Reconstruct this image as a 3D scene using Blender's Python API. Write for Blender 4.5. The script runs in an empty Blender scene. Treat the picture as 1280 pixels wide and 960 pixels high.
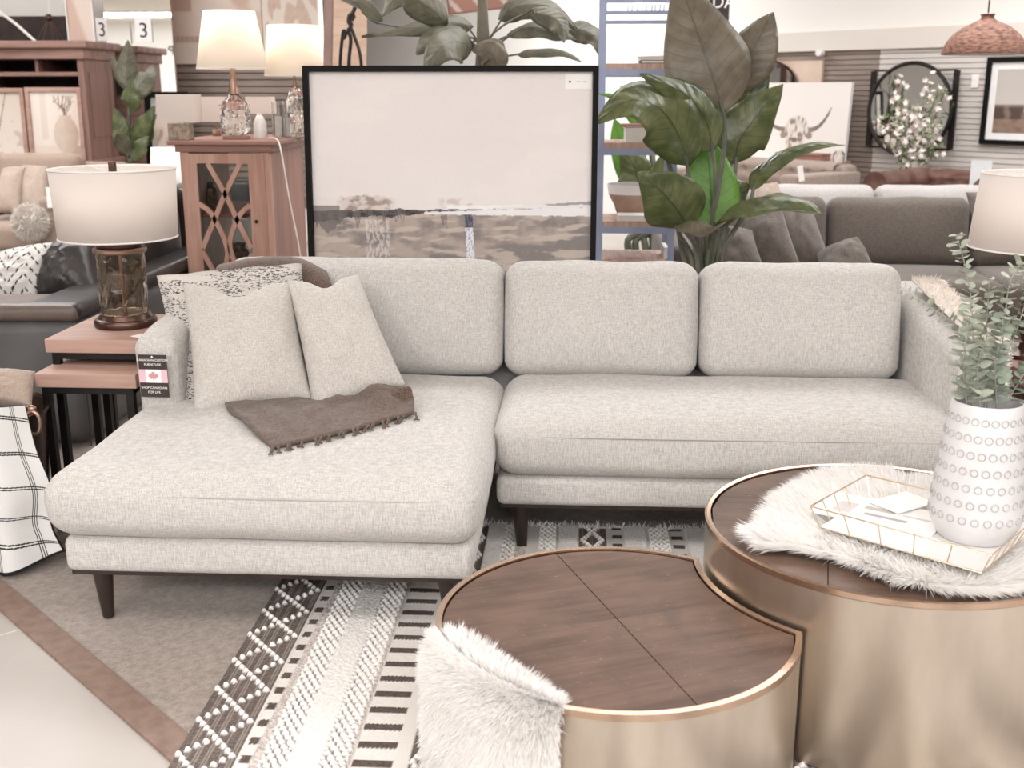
import bpy, bmesh, math, random
import numpy as np
from mathutils import Vector, Matrix, noise
R = math.radians
random.seed(7)
rng = np.random.default_rng(7)
S = bpy.context.scene
COL = S.collection
# ------------------------------------------------------------------ camera
F = 1400.0; PIT = R(14.7); YAW = R(3.2); EYE = Vector((0, 0, 1.3))
fw = Vector((-math.sin(YAW)*math.cos(PIT), math.cos(YAW)*math.cos(PIT), -math.sin(PIT)))
rt = Vector((math.cos(YAW), math.sin(YAW), 0))
up = rt.cross(fw)
cam = bpy.data.objects.new('camera', bpy.data.cameras.new('camera'))
COL.objects.link(cam)
cam.matrix_world = Matrix(((rt.x, up.x, -fw.x, 0), (rt.y, up.y, -fw.y, 0), (rt.z, up.z, -fw.z, 1.3), (0, 0, 0, 1)))
cam.data.sensor_width = 36; cam.data.lens = 36*F/1280
cam.data.clip_end = 200
cam.data.dof.use_dof = True; cam.data.dof.focus_distance = 2.9; cam.data.dof.aperture_fstop = 5.0
S.camera = cam
def ray(px, py): return fw + rt*((px-640)/F) + up*((480-py)/F)
def P(px, py, y):
    d = ray(px, py); return EYE + d*(y/d.y)
def G(px, py, z):
    d = ray(px, py); return EYE + d*((z-1.3)/d.z)
WO = Vector((2.85, 9.0, 0)); WR = R(-46.2)          # the slat wall runs across the shop at an angle
WD = Vector((math.cos(WR), math.sin(WR), 0)); WN = Vector((math.sin(WR), -math.cos(WR), 0))
def W(px, py, off=0.0):
    d = ray(px, py); t = ((WO + WN*off) - EYE).dot(WN)/d.dot(WN); return EYE + d*t
def WA(t, off=0.0, z=0.0):
    v = WO + WD*t + WN*off; v.z = z; return v
# ------------------------------------------------------------------ colour + nodes
def lin(c):
    c = c/255.0
    return c/12.92 if c <= .04045 else ((c+.055)/1.055)**2.4
def C(r, g, b): return (lin(r), lin(g), lin(b), 1)
def nt(m):
    m.use_nodes = True; t = m.node_tree
    return t, t.nodes['Principled BSDF'], t.nodes, t.links
def coords(t, scale, kind='Object'):
    tc = t.nodes.new('ShaderNodeTexCoord'); mp = t.nodes.new('ShaderNodeMapping')
    t.links.new(tc.outputs[kind], mp.inputs[0]); mp.inputs['Scale'].default_value = scale
    return mp.outputs[0]
def noi(t, scale, vec=(1, 1, 1), detail=4, kind='Object'):
    n = t.nodes.new('ShaderNodeTexNoise'); t.links.new(coords(t, vec, kind), n.inputs['Vector'])
    n.inputs['Scale'].default_value = scale; n.inputs['Detail'].default_value = detail
    return n.outputs['Fac']
def rampf(t, src, a, b, p0=.35, p1=.65):
    r = t.nodes.new('ShaderNodeValToRGB'); t.links.new(src, r.inputs[0])
    r.color_ramp.elements[0].position = p0; r.color_ramp.elements[1].position = p1
    r.color_ramp.elements[0].color = a; r.color_ramp.elements[1].color = b
    return r.outputs[0]
def mixc(t, f, a, b):
    m = t.nodes.new('ShaderNodeMix'); m.data_type = 'RGBA'
    for s, v in ((m.inputs[0], f), (m.inputs[6], a), (m.inputs[7], b)):
        if hasattr(v, 'links'): t.links.new(v, s)
        else: s.default_value = v
    return m.outputs[2]
def mth(t, op, a, b=0.0):
    m = t.nodes.new('ShaderNodeMath'); m.operation = op
    for s, v in zip(m.inputs, (a, b)):
        if hasattr(v, 'links'): t.links.new(v, s)
        else: s.default_value = v
    return m.outputs[0]
def bump(t, p, src, st=.3, dist=.002):
    b = t.nodes.new('ShaderNodeBump'); b.inputs['Strength'].default_value = st; b.inputs['Distance'].default_value = dist
    t.links.new(src, b.inputs['Height']); t.links.new(b.outputs[0], p.inputs['Normal'])
MATS = {}
def mat(name, c1, c2=None, rough=.6, metal=0, scale=8, vec=(1, 1, 1), detail=4, bs=0, bst=.3, bd=.002, p0=.35, p1=.65, spec=None, sheen=0, coat=0, trans=0, emit=None, es=0, alpha=1, sss=0):
    m = bpy.data.materials.new(name); t, p, N, L = nt(m)
    p.inputs['Base Color'].default_value = c1; p.inputs['Roughness'].default_value = rough; p.inputs['Metallic'].default_value = metal
    s = noi(t, scale, vec, detail)
    if c2 is None: c2 = tuple(min(1, v*1.12) for v in c1[:3])+(1,)
    L.new(rampf(t, s, c1, c2, p0, p1), p.inputs['Base Color'])
    if bs: bump(t, p, noi(t, bs, vec, 3), bst, bd)
    if spec is not None: p.inputs['Specular IOR Level'].default_value = spec
    if sheen: p.inputs['Sheen Weight'].default_value = sheen
    if coat: p.inputs['Coat Weight'].default_value = coat
    if trans: p.inputs['Transmission Weight'].default_value = trans
    if sss: p.inputs['Subsurface Weight'].default_value = sss; p.inputs['Subsurface Scale'].default_value = .02
    if emit: p.inputs['Emission Color'].default_value = emit; p.inputs['Emission Strength'].default_value = es
    MATS[name] = m; return m
def weave(name, c1, c2, fine=1.0, st=.5, rough=.9, sheen=.2):
    """heathered woven cloth: threads in two directions"""
    m = bpy.data.materials.new(name); t, p, N, L = nt(m)
    a = noi(t, 1, (70*fine, 70*fine, 700*fine), 2); b = noi(t, 1, (520*fine, 520*fine, 60*fine), 2)
    c = noi(t, 1, (620*fine, 80*fine, 80*fine), 2); d = noi(t, 5, (1, 1, 1), 3)
    s = mth(t, 'ADD', mth(t, 'ADD', a, b), c); s = mth(t, 'DIVIDE', s, 3)
    col = rampf(t, s, c1, c2, .40, .60)
    col = mixc(t, mth(t, 'MULTIPLY', d, .25), col, c2)
    L.new(col, p.inputs['Base Color']); p.inputs['Roughness'].default_value = rough
    p.inputs['Sheen Weight'].default_value = sheen; p.inputs['Specular IOR Level'].default_value = .2
    bump(t, p, s, st, .003)
    return m
def wood(name, c1, c2, axis='x', rough=.5, sc=1.0, dark=None):
    m = bpy.data.materials.new(name); t, p, N, L = nt(m)
    v = {'x': (2, 26, 26), 'y': (26, 2, 26), 'z': (26, 26, 2)}[axis]; v = tuple(k*sc for k in v)
    a = noi(t, 1, v, 6); b = noi(t, 1, tuple(k*5 for k in v), 3); d = noi(t, 2.2, (1, 1, 1), 3)
    s = mth(t, 'ADD', mth(t, 'MULTIPLY', a, .7), mth(t, 'MULTIPLY', b, .3))
    col = rampf(t, s, c1, c2, .36, .64)
    col = mixc(t, mth(t, 'MULTIPLY', d, .4), col, dark or c1)
    L.new(col, p.inputs['Base Color']); p.inputs['Roughness'].default_value = rough
    bump(t, p, s, .25, .002)
    return m
def vcol(name, rough=.8, st=0, sc=400, spec=.2, coat=0):
    m = bpy.data.materials.new(name); t, p, N, L = nt(m)
    a = N.new('ShaderNodeVertexColor'); a.layer_name = 'Col'; L.new(a.outputs[0], p.inputs['Base Color'])
    p.inputs['Roughness'].default_value = rough; p.inputs['Specular IOR Level'].default_value = spec
    p.inputs['Coat Weight'].default_value = coat
    if st: bump(t, p, noi(t, sc, (1, 1, 1), 2), st, .002)
    return m
def glass(name, col, rough=.02, ior=1.45, bs=0, bst=.3, bd=.003):
    m = bpy.data.materials.new(name); t, p, N, L = nt(m)
    p.inputs['Base Color'].default_value = col; p.inputs['Roughness'].default_value = rough
    p.inputs['Transmission Weight'].default_value = 1; p.inputs['IOR'].default_value = ior
    if bs: bump(t, p, noi(t, bs, (1, 1, .6), 1), bst, bd)
    return m
def shade_mat(name, col, es=.0):
    m = bpy.data.materials.new(name); t, p, N, L = nt(m)
    out = [n for n in N if n.type == 'OUTPUT_MATERIAL'][0]
    L.new(rampf(t, noi(t, 1, (300, 300, 500), 2), col, tuple(min(1, v*1.06) for v in col[:3])+(1,)), p.inputs['Base Color'])
    p.inputs['Roughness'].default_value = .9; p.inputs['Specular IOR Level'].default_value = .1
    p.inputs['Emission Color'].default_value = (1, .9, .78, 1); p.inputs['Emission Strength'].default_value = es
    tr = N.new('ShaderNodeBsdfTranslucent'); tr.inputs[0].default_value = col
    ms = N.new('ShaderNodeMixShader'); ms.inputs[0].default_value = .45
    L.new(p.outputs[0], ms.inputs[1]); L.new(tr.outputs[0], ms.inputs[2]); L.new(ms.outputs[0], out.inputs[0])
    return m
def leafmat(name, c1, c2, vein, rough=.35, tr=.3, nv=9.0):
    m = bpy.data.materials.new(name); t, p, N, L = nt(m)
    out = [n for n in N if n.type == 'OUTPUT_MATERIAL'][0]
    uv = N.new('ShaderNodeUVMap'); sp = N.new('ShaderNodeSeparateXYZ'); L.new(uv.outputs[0], sp.inputs[0])
    u = mth(t, 'ABSOLUTE', mth(t, 'SUBTRACT', sp.outputs[0], .5)); v = sp.outputs[1]
    k = mth(t, 'SUBTRACT', mth(t, 'MULTIPLY', v, nv), mth(t, 'MULTIPLY', u, 3.2))
    f = mth(t, 'ABSOLUTE', mth(t, 'SUBTRACT', mth(t, 'FRACT', k), .5))
    side = mth(t, 'LESS_THAN', f, .045); mid = mth(t, 'LESS_THAN', u, .018)
    base = rampf(t, noi(t, 14, (1, 1, 1), 5), c1, c2)
    col = mixc(t, mth(t, 'MULTIPLY', mth(t, 'MAXIMUM', mth(t, 'MULTIPLY', side, .6), mid), .8), base, vein)
    L.new(col, p.inputs['Base Color']); p.inputs['Roughness'].default_value = rough
    bump(t, p, mth(t, 'ADD', mth(t, 'MULTIPLY', f, 1.2), noi(t, 40)), .5, .004)
    tl = N.new('ShaderNodeBsdfTranslucent'); L.new(mixc(t, .5, base, (.34, .55, .10, 1)), tl.inputs[0])
    ms = N.new('ShaderNodeMixShader'); ms.inputs[0].default_value = tr
    L.new(p.outputs[0], ms.inputs[1]); L.new(tl.outputs[0], ms.inputs[2]); L.new(ms.outputs[0], out.inputs[0])
    return m
# ------------------------------------------------------------------ mesh builder
def rotz(a): return Matrix.Rotation(a, 4, 'Z')
def T(x, y, z): return Matrix.Translation((x, y, z))
class MB:
    def __init__(s): s.v = []; s.f = []; s.m = []; s.c = 0
    def add(s, vs, fs, mi=0, M=None):
        o = len(s.v)
        s.v += [tuple(M @ Vector(v)) if M else tuple(v) for v in vs]
        s.f += [tuple(i+o for i in f) for f in fs]; s.m += [mi]*len(fs); return s
    def box(s, x0, x1, y0, y1, z0, z1, mi=0, M=None, b=0.0):
        if b > 0: return s.rbox(x1-x0, y1-y0, z1-z0, b, 2, 1, None, (M or Matrix()) @ T((x0+x1)/2, (y0+y1)/2, (z0+z1)/2), mi)
        vs = [(x, y, z) for z in (z0, z1) for y in (y0, y1) for x in (x0, x1)]
        return s.add(vs, [(0, 2, 3, 1), (4, 5, 7, 6), (0, 1, 5, 4), (2, 6, 7, 3), (0, 4, 6, 2), (1, 3, 7, 5)], mi, M)
    def rbox(s, sx, sy, sz, r, seg=4, mid=8, fn=None, M=None, mi=0):
        S_ = (sx, sy, sz); r = min(r, min(S_)/2*.98)
        mids = mid if isinstance(mid, tuple) else (mid,)*3
        ax = []
        for L_, md in zip(S_, mids):
            h = L_/2; a = [-h + r*(1-math.cos(k/seg*math.pi/2))*1.0 for k in range(seg)]
            a = [-h + r*(1-math.tan((1-k/seg)*math.pi/4)) * 1.0 if False else -h + r*k/seg for k in range(seg)]
            a += [-h+r+(L_-2*r)*k/md for k in range(md)] + [h-r+r*k/seg for k in range(seg+1)]
            ax.append(a)
        idx = {}; vs = []; fs = []
        def vid(p):
            k = (round(p[0], 6), round(p[1], 6), round(p[2], 6))
            if k in idx: return idx[k]
            q = []; e = []
            for c_, L_ in zip(p, S_):
                h = L_/2-r; cc = max(-h, min(h, c_)); q.append(cc); e.append(c_-cc)
            n = math.sqrt(sum(t*t for t in e)) or 1
            w = Vector([a+b/n*r for a, b in zip(q, e)])
            if fn: w = Vector(fn(w))
            idx[k] = len(vs); vs.append(tuple(w)); return idx[k]
        for a in range(3):
            b, c = (a+1) % 3, (a+2) % 3
            for sg in (-1, 1):
                A = ax[b]; B = ax[c]
                for i in range(len(A)-1):
                    for j in range(len(B)-1):
                        q = []
                        for (ii, jj) in ((i, j), (i+1, j), (i+1, j+1), (i, j+1)):
                            p = [0, 0, 0]; p[a] = sg*S_[a]/2; p[b] = A[ii]; p[c] = B[jj]; q.append(vid(p))
                        fs.append(tuple(q) if sg > 0 else tuple(reversed(q)))
        return s.add(vs, fs, mi, M)
    def lathe(s, prof, n=32, mi=0, M=None, cap=True, a0=0, a1=2*math.pi):
        full = abs(a1-a0-2*math.pi) < 1e-6; m = n if full else n+1; vs = []; fs = []
        for k in range(m):
            a = a0+(a1-a0)*k/n
            for r_, z in prof: vs.append((r_*math.cos(a), r_*math.sin(a), z))
        L_ = len(prof)
        for k in range(n):
            k2 = (k+1) % m
            for j in range(L_-1): fs.append((k*L_+j, k2*L_+j, k2*L_+j+1, k*L_+j+1))
        if cap and full:
            if prof[0][0] > 1e-6: fs.append(tuple(k*L_ for k in reversed(range(n))))
            if prof[-1][0] > 1e-6: fs.append(tuple(k*L_+L_-1 for k in range(n)))
        return s.add(vs, fs, mi, M)
    def cyl(s, r, z0, z1, n=24, mi=0, M=None, r2=None): return s.lathe([(r, z0), (r2 if r2 is not None else r, z1)], n, mi, M)
    def tube(s, pts, r, n=6, mi=0, M=None, closed=False):
        pts = [Vector(p) for p in pts]; rr = r if isinstance(r, (list, tuple)) else [r]*len(pts)
        vs = []; fs = []; N_ = len(pts); pa = None
        for i, p in enumerate(pts):
            if closed: tg = pts[(i+1) % N_]-pts[i-1]
            else: tg = pts[min(i+1, N_-1)]-pts[max(i-1, 0)]
            tg.normalize()
            if pa is None: pa = tg.orthogonal().normalized()
            pa = (pa - tg*pa.dot(tg)); pa = pa.normalized() if pa.length > 1e-6 else tg.orthogonal().normalized()
            pb = tg.cross(pa)
            for k in range(n):
                a = 2*math.pi*k/n; vs.append(tuple(p+(pa*math.cos(a)+pb*math.sin(a))*rr[i]))
        for i in range(N_ if closed else N_-1):
            j = (i+1) % N_
            for k in range(n): fs.append((i*n+k, i*n+(k+1) % n, j*n+(k+1) % n, j*n+k))
        if not closed: fs.append(tuple(range(n))[::-1]); fs.append(tuple((N_-1)*n+k for k in range(n)))
        return s.add(vs, fs, mi, M)
    def bar(s, a, b, w, h=None, mi=0, M=None):
        """square bar between two points"""
        a, b = Vector(a), Vector(b); d = (b-a); L_ = d.length; h = h or w
        q = d.to_track_quat('Z', 'Y').to_matrix().to_4x4()
        return s.box(-w/2, w/2, -h/2, h/2, 0, L_, mi, (M or Matrix()) @ T(*a) @ q)
    def sphere(s, c, r, nu=10, nv=7, mi=0, sc=(1, 1, 1), M=None):
        prof = [(max(1e-5, r*math.sin(math.pi*k/nv)), -r*math.cos(math.pi*k/nv)) for k in range(nv+1)]
        MM = (M or Matrix()) @ T(*c) @ Matrix.Diagonal((*sc, 1))
        return s.lathe(prof, nu, mi, MM, cap=False)
    def prism(s, poly, z0, z1, mi=0, M=None):
        n = len(poly); vs = [(x, y, z0) for x, y in poly]+[(x, y, z1) for x, y in poly]
        fs = [tuple(range(n))[::-1], tuple(range(n, 2*n))]+[(i, (i+1) % n, (i+1) % n+n, i+n) for i in range(n)]
        return s.add(vs, fs, mi, M)
    def grid(s, rows, mi=0, M=None, closed=False):
        n = len(rows[0]); vs = [v for r_ in rows for v in r_]; fs = []
        for i in range(len(rows)-1):
            for j in range(n if closed else n-1): fs.append((i*n+j, i*n+(j+1) % n, (i+1)*n+(j+1) % n, (i+1)*n+j))
        return s.add(vs, fs, mi, M)
    def obj(s, name, mats, parent=None, world=False, loc=None, rz=0, smooth=True, ang=35, solid=0, sub=0):
        me = bpy.data.meshes.new(name); vs = s.v
        o = bpy.data.objects.new(name, me); COL.objects.link(o)
        if parent is not None:
            o.parent = parent
            if world:
                inv = WM(parent).inverted(); vs = [tuple(inv @ Vector(v)) for v in vs]
        elif loc is not None:
            o.location = loc; o.rotation_euler = (0, 0, rz)
            if world:
                inv = (T(*loc) @ rotz(rz)).inverted(); vs = [tuple(inv @ Vector(v)) for v in vs]
        me.from_pydata(vs, [], s.f)
        for m_ in (mats if isinstance(mats, (list, tuple)) else [mats]): me.materials.append(m_)
        me.polygons.foreach_set('material_index', s.m)
        if smooth:
            me.polygons.foreach_set('use_smooth', [True]*len(s.f))
            try: me.set_sharp_from_angle(angle=R(ang))
            except Exception: pass
        me.update()
        if solid: md = o.modifiers.new('thickness', 'SOLIDIFY'); md.thickness = solid; md.offset = 0
        if sub: md = o.modifiers.new('smooth', 'SUBSURF'); md.levels = sub; md.render_levels = sub
        return o
def WM(o):
    m = T(*o.location) @ rotz(o.rotation_euler.z)
    return (WM(o.parent) @ m) if o.parent else m
def tag(o, label, cat, group=None):
    o['label'] = label; o['category'] = cat
    if group: o['group'] = group
    return o
def thing(name, label, cat, loc=(0, 0, 0), rz=0, group=None):
    o = bpy.data.objects.new(name, None); o.empty_display_size = .1; COL.objects.link(o)
    o.location = loc; o.rotation_euler = (0, 0, rz); return tag(o, label, cat, group)
def struct(o): o['kind'] = 'structure'; return o
def spline(pts, n):
    pts = [Vector(p) for p in pts]; Q = [pts[0]*2-pts[1]]+pts+[pts[-1]*2-pts[-2]]; out = []; m = len(pts)-1
    for k in range(n+1):
        t = k/n*m; i = min(int(t), m-1); t -= i; a, b, c, d = Q[i:i+4]
        out.append(.5*((2*b)+(c-a)*t+(2*a-5*b+4*c-d)*t*t+(3*b-a-3*c+d)*t**3))
    return out
def nz(p, s=1.0): return noise.noise(Vector(p)*s)
def picture(name, w, h, nx, ny, fn, m, parent, y=0.0, z0=0.0):
    """flat artwork: colours of the print itself; fn(u,v) -> sRGB, v from the bottom"""
    vs = [(-w/2+w*i/nx, y, z0+h*j/ny) for j in range(ny+1) for i in range(nx+1)]
    fs = [(j*(nx+1)+i, j*(nx+1)+i+1, (j+1)*(nx+1)+i+1, (j+1)*(nx+1)+i) for j in range(ny) for i in range(nx)]
    me = bpy.data.meshes.new(name); me.from_pydata(vs, [], fs); me.materials.append(m)
    ca = me.color_attributes.new('Col', 'FLOAT_COLOR', 'POINT'); buf = []
    for j in range(ny+1):
        for i in range(nx+1):
            c = fn(i/nx, j/ny); buf += [lin(max(0, min(255, c[0]))), lin(max(0, min(255, c[1]))), lin(max(0, min(255, c[2]))), 1]
    ca.data.foreach_set('color', buf)
    o = bpy.data.objects.new(name, me); COL.objects.link(o); o.parent = parent; return o
def text(name, body, size, m, parent, loc, rot=(R(90), 0, 0), ext=.001, align='CENTER', sx=1):
    cu = bpy.data.curves.new(name, 'FONT'); cu.body = body; cu.size = size; cu.extrude = ext; cu.align_x = align; cu.align_y = 'CENTER'
    cu.materials.append(m); o = bpy.data.objects.new(name, cu); COL.objects.link(o); o.parent = parent
    me = bpy.data.meshes.new_from_object(o); COL.objects.unlink(o); bpy.data.objects.remove(o)
    o = bpy.data.objects.new(name, me); COL.objects.link(o); o.parent = parent
    if not me.materials: me.materials.append(m)
    o.location = loc; o.rotation_euler = rot; o.scale = (sx, 1, 1); return o
def mixl(a, b, t): t = max(0, min(1, t)); return tuple(x*(1-t)+y*t for x, y in zip(a, b))
def sst(a, b, x): t = max(0, min(1, (x-a)/(b-a))); return t*t*(3-2*t)
# soft throw pillow spanned by four corner points (bottom left, bottom right, top right, top left)
def pillow_mesh(c, th, pinch=.07, chop=0, n=26, seed=0, wr=.006, pw=.5):
    bl, br, tr, tl = [Vector(p) for p in c]; nrm = ((br-bl).cross(tl-bl)).normalized(); mb = MB()
    for sg in (1, -1):
        rows = []
        for j in range(n+1):
            row = []
            for i in range(n+1):
                u = -math.cos(math.pi*i/n)*.5+(i/n*2-1)*.5; v = -math.cos(math.pi*j/n)*.5+(j/n*2-1)*.5
                uu = u*(1-pinch*(1-v*v)); vv = v*(1-pinch*(1-u*u))
                if chop: vv -= chop*math.exp(-(u/.38)**2)*max(0, v)**3
                a, b = (uu+1)/2, (vv+1)/2
                p = bl*(1-a)*(1-b)+br*a*(1-b)+tr*a*b+tl*(1-a)*b
                bul = ((max(0, 1-u*u))*(max(0, 1-v*v)))**pw
                q = Vector((u*2.3+seed, v*2.3, sg*2))
                p = p + nrm*sg*(th/2*bul*(1+.18*noise.noise(q)) + bul**.5*wr*noise.noise(Vector((u*6+seed, v*6-seed, sg))))
                row.append(tuple(p))
            rows.append(row if sg > 0 else row)
        if sg > 0: mb.grid(rows)
        else: mb.grid([list(reversed(r_)) for r_ in rows])
    return mb
def weld(o, d=.0005):
    bm = bmesh.new(); bm.from_mesh(o.data); bmesh.ops.remove_doubles(bm, verts=bm.verts, dist=d)
    bmesh.ops.recalc_face_normals(bm, faces=bm.faces); bm.to_mesh(o.data); bm.free()
    o.data.polygons.foreach_set('use_smooth', [True]*len(o.data.polygons)); return o
def strands(name, roots, dirs, lens, m, parent=None, loc=None, bend=(0, 0, -1), bw=.5, wd=.0012, curl=.3):
    n = len(roots); roots = np.asarray(roots, float); dirs = np.asarray(dirs, float); lens = np.asarray(lens, float)[:, None]
    dirs /= np.linalg.norm(dirs, axis=1)[:, None]; side = rng.normal(size=(n, 3)); side -= dirs*np.sum(side*dirs, axis=1)[:, None]
    side /= np.linalg.norm(side, axis=1)[:, None]; b = np.array(bend)[None]*bw + rng.normal(size=(n, 3))*curl
    lv = []
    for k, t in enumerate((0, .33, .68, 1.0)):
        c = roots+dirs*lens*t+b*lens*t*t*.6
        if k == 3: lv.append(c[:, None])
        else: w = wd*(1-.3*t); lv.append(np.stack([c-side*w, c+side*w], 1))
    V = np.concatenate(lv, 1).reshape(-1, 3)
    if loc is not None: V -= np.array(loc)[None]
    base = (np.arange(n)*7)[:, None]
    q1 = base+np.array([[0, 1, 3, 2]]); q2 = base+np.array([[2, 3, 5, 4]]); t1 = base+np.array([[4, 5, 6]])
    me = bpy.data.meshes.new(name)
    me.vertices.add(len(V)); me.vertices.foreach_set('co', V.ravel())
    loops = np.concatenate([q1, q2, t1], 1).ravel(); me.loops.add(len(loops)); me.loops.foreach_set('vertex_index', loops.astype(np.int32))
    tot = np.tile([4, 4, 3], n); me.polygons.add(3*n); st = np.concatenate([[0], np.cumsum(tot)[:-1]])
    me.polygons.foreach_set('loop_start', st.astype(np.int32)); me.polygons.foreach_set('loop_total', tot.astype(np.int32))
    me.update(calc_edges=True); me.validate(); me.materials.append(m)
    o = bpy.data.objects.new(name, me); COL.objects.link(o)
    if parent is not None: o.parent = parent
    elif loc is not None: o.location = loc
    return o
def leaf_obj(name, pts, width, facing, m, parent, fold=.25, wave=.03, ns=18, nw=8, ph=0, pw=.75, base=.25, tipw=.0, world=True):
    c = spline(pts, ns); fc = Vector(facing); vs = []; uvs = []
    for i, p in enumerate(c):
        tg = (c[min(i+1, ns)]-c[max(i-1, 0)]).normalized(); sd = tg.cross(fc)
        sd = sd.normalized() if sd.length > 1e-5 else Vector((1, 0, 0)); nr = sd.cross(tg).normalized(); t = i/ns
        w = width*1.06*max(.02, math.sin(math.pi*min(1, max(0, t**.72)))**.8*(1-.25*t))
        for k in range(nw+1):
            s_ = k/nw*2-1
            off = nr*(-fold*abs(s_)*w/2 + wave*abs(s_)**2*math.sin(t*17+ph+s_*2)*width)
            vs.append(tuple(p+sd*s_*w/2+off)); uvs.append((k/nw, t))
    fs = [(i*(nw+1)+k, i*(nw+1)+k+1, (i+1)*(nw+1)+k+1, (i+1)*(nw+1)+k) for i in range(ns) for k in range(nw)]
    me = bpy.data.meshes.new(name)
    if world: inv = WM(parent).inverted(); vs = [tuple(inv @ Vector(v)) for v in vs]
    me.from_pydata(vs, [], fs); ul = me.uv_layers.new(name='UVMap')
    for l in me.loops: ul.data[l.index].uv = uvs[l.vertex_index]
    me.polygons.foreach_set('use_smooth', [True]*len(fs)); me.materials.append(m)
    o = bpy.data.objects.new(name, me); COL.objects.link(o); o.parent = parent
    md = o.modifiers.new('thickness', 'SOLIDIFY'); md.thickness = .0015
    return o
def base_pow(b): return {.25: .85}.get(b, b)
def stalk_obj(pts, r, m, parent, name='stalk'):
    return MB().tube(spline(pts, 14), r, 7).obj(name, m, parent, world=True)
# ------------------------------------------------------------------ materials
M_sofa = weave('oatmeal_linen', C(164, 160, 155), C(203, 199, 193), .8, .55)
M_pill = weave('plain_pillow_linen', C(164, 158, 151), C(203, 197, 189), 1.0, .5)
M_pipe = mat('linen_piping', C(176, 169, 162), rough=.9)
M_knit = weave('brown_knit', C(70, 56, 47), C(112, 94, 82), .75, 1.0)
M_leg = mat('espresso_wood', C(36, 27, 24), C(50, 38, 33), .35, scale=6, vec=(4, 4, 1))
M_brass = mat('brushed_brass', C(184, 172, 157), C(216, 206, 193), .34, 1, 4, (1.6, 1.6, .5), 4)
M_rim = mat('brass_rim', C(184, 158, 136), C(202, 178, 158), .26, 1, 4)
M_dark = wood('walnut_top', C(76, 57, 47), C(112, 88, 75), 'x', .5, .9, C(94, 73, 62))
M_dark2 = wood('walnut_top_crosswise', C(76, 58, 48), C(108, 86, 73), 'x', .5, .9, C(90, 72, 61))
for m_ in (M_dark, M_dark2):
    t_, p_, N_, L_ = nt(m_); p_.inputs['Specular IOR Level'].default_value = .25
    src = p_.inputs['Base Color'].links[0].from_socket
    src = mixc(t_, mth(t_, 'MULTIPLY', rampf(t_, noi(t_, 5, (1, 1.6, 1), 6), (0, 0, 0, 1), (1, 1, 1, 1), .42, .68), .5), src, C(122, 98, 82)); src = mixc(t_, mth(t_, 'MULTIPLY', rampf(t_, noi(t_, 9, (1.5, 1, 1), 5), (0, 0, 0, 1), (1, 1, 1, 1), .5, .72), .45), src, C(72, 60, 52))
    k_ = mth(t_, 'GREATER_THAN', noi(t_, 1, (60, 240, 60), 3), .70); L_.new(mixc(t_, mth(t_, 'MULTIPLY', k_, .35), src, C(176, 156, 142)), p_.inputs['Base Color'])
M_black = mat('black_metal', C(26, 24, 23), C(36, 33, 32), .45, .6)
M_fleece = mat('cream_fleece', C(214, 204, 194), C(228, 220, 211), .95, scale=14)
M_blackpaint = mat('black_frame_paint', C(12, 11, 10), C(18, 16, 15), .6, spec=.15)
M_fur = mat('white_sheepskin', C(250, 248, 245), C(254, 253, 252), .9, scale=14, spec=.1)
t_, p_, N_, L_ = nt(M_fur); o_ = [n for n in N_ if n.type == 'OUTPUT_MATERIAL'][0]; tr_ = N_.new('ShaderNodeBsdfTranslucent'); tr_.inputs[0].default_value = C(250, 247, 243)
mx_ = N_.new('ShaderNodeMixShader'); mx_.inputs[0].default_value = .5; L_.new(p_.outputs[0], mx_.inputs[1]); L_.new(tr_.outputs[0], mx_.inputs[2]); L_.new(mx_.outputs[0], o_.inputs[0])
M_furhide = mat('sheepskin_hide', C(238, 232, 226), rough=.9)
M_ceram = mat('white_ceramic', C(204, 202, 201), C(214, 212, 211), .55, bs=180, bst=.12)
M_ring = mat('grey_glazed_rings', C(172, 168, 165), C(186, 182, 179), .5)
M_euc = mat('eucalyptus_leaf', C(146, 152, 134), C(192, 196, 180), .6, scale=26, p0=.3, p1=.7)
M_euc2 = mat('eucalyptus_leaf_dark', C(120, 134, 114), C(164, 172, 156), .6, scale=26)
M_eucst = mat('eucalyptus_stem', C(148, 142, 134), C(178, 174, 168), .7)
M_gold = mat('pale_gold_wire', C(214, 196, 170), C(232, 216, 192), .25, 1)
M_oak = wood('pink_oak', C(150, 116, 102), C(188, 156, 141), 'x', .55, .6)
M_oakz = wood('pink_oak_upright', C(158, 118, 102), C(200, 160, 142), 'z', .55, .6)
M_red = wood('reddish_wood', C(132, 92, 80), C(164, 122, 108), 'z', .5, .5)
M_redx = wood('reddish_wood_flat', C(126, 88, 76), C(166, 126, 112), 'x', .5, .5)
M_hutch = wood('worn_brown_hutch', C(104, 76, 66), C(150, 114, 102), 'z', .6, .5)
M_hutchx = wood('worn_brown_hutch_flat', C(110, 80, 70), C(158, 124, 111), 'x', .6, .5)
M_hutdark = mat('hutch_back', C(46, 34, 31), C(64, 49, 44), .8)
M_slab = mat('bookcase_board', C(184, 152, 136), C(212, 184, 168), .6, scale=5, vec=(8, 1, 1))
M_steel = mat('blue_grey_steel', C(150, 160, 190), C(166, 176, 204), .45, .0)
M_leather = mat('black_leather', C(42, 38, 37), C(60, 55, 53), .38, bs=90, bst=.25, scale=5)
M_leather2 = mat('leather_top_highlight', C(96, 82, 74), C(118, 103, 94), .42, bs=90, bst=.2, scale=5)  # lighter tan colour paints the highlight along the black sofa's arm
M_greyleather = mat('charcoal_leather_side', C(72, 70, 70), C(90, 88, 87), .5, bs=120, bst=.25, scale=4)
M_brownleather = mat('brown_tufted_leather', C(80, 54, 46), C(124, 92, 80), .35, bs=60, bst=.2, scale=9)
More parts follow.
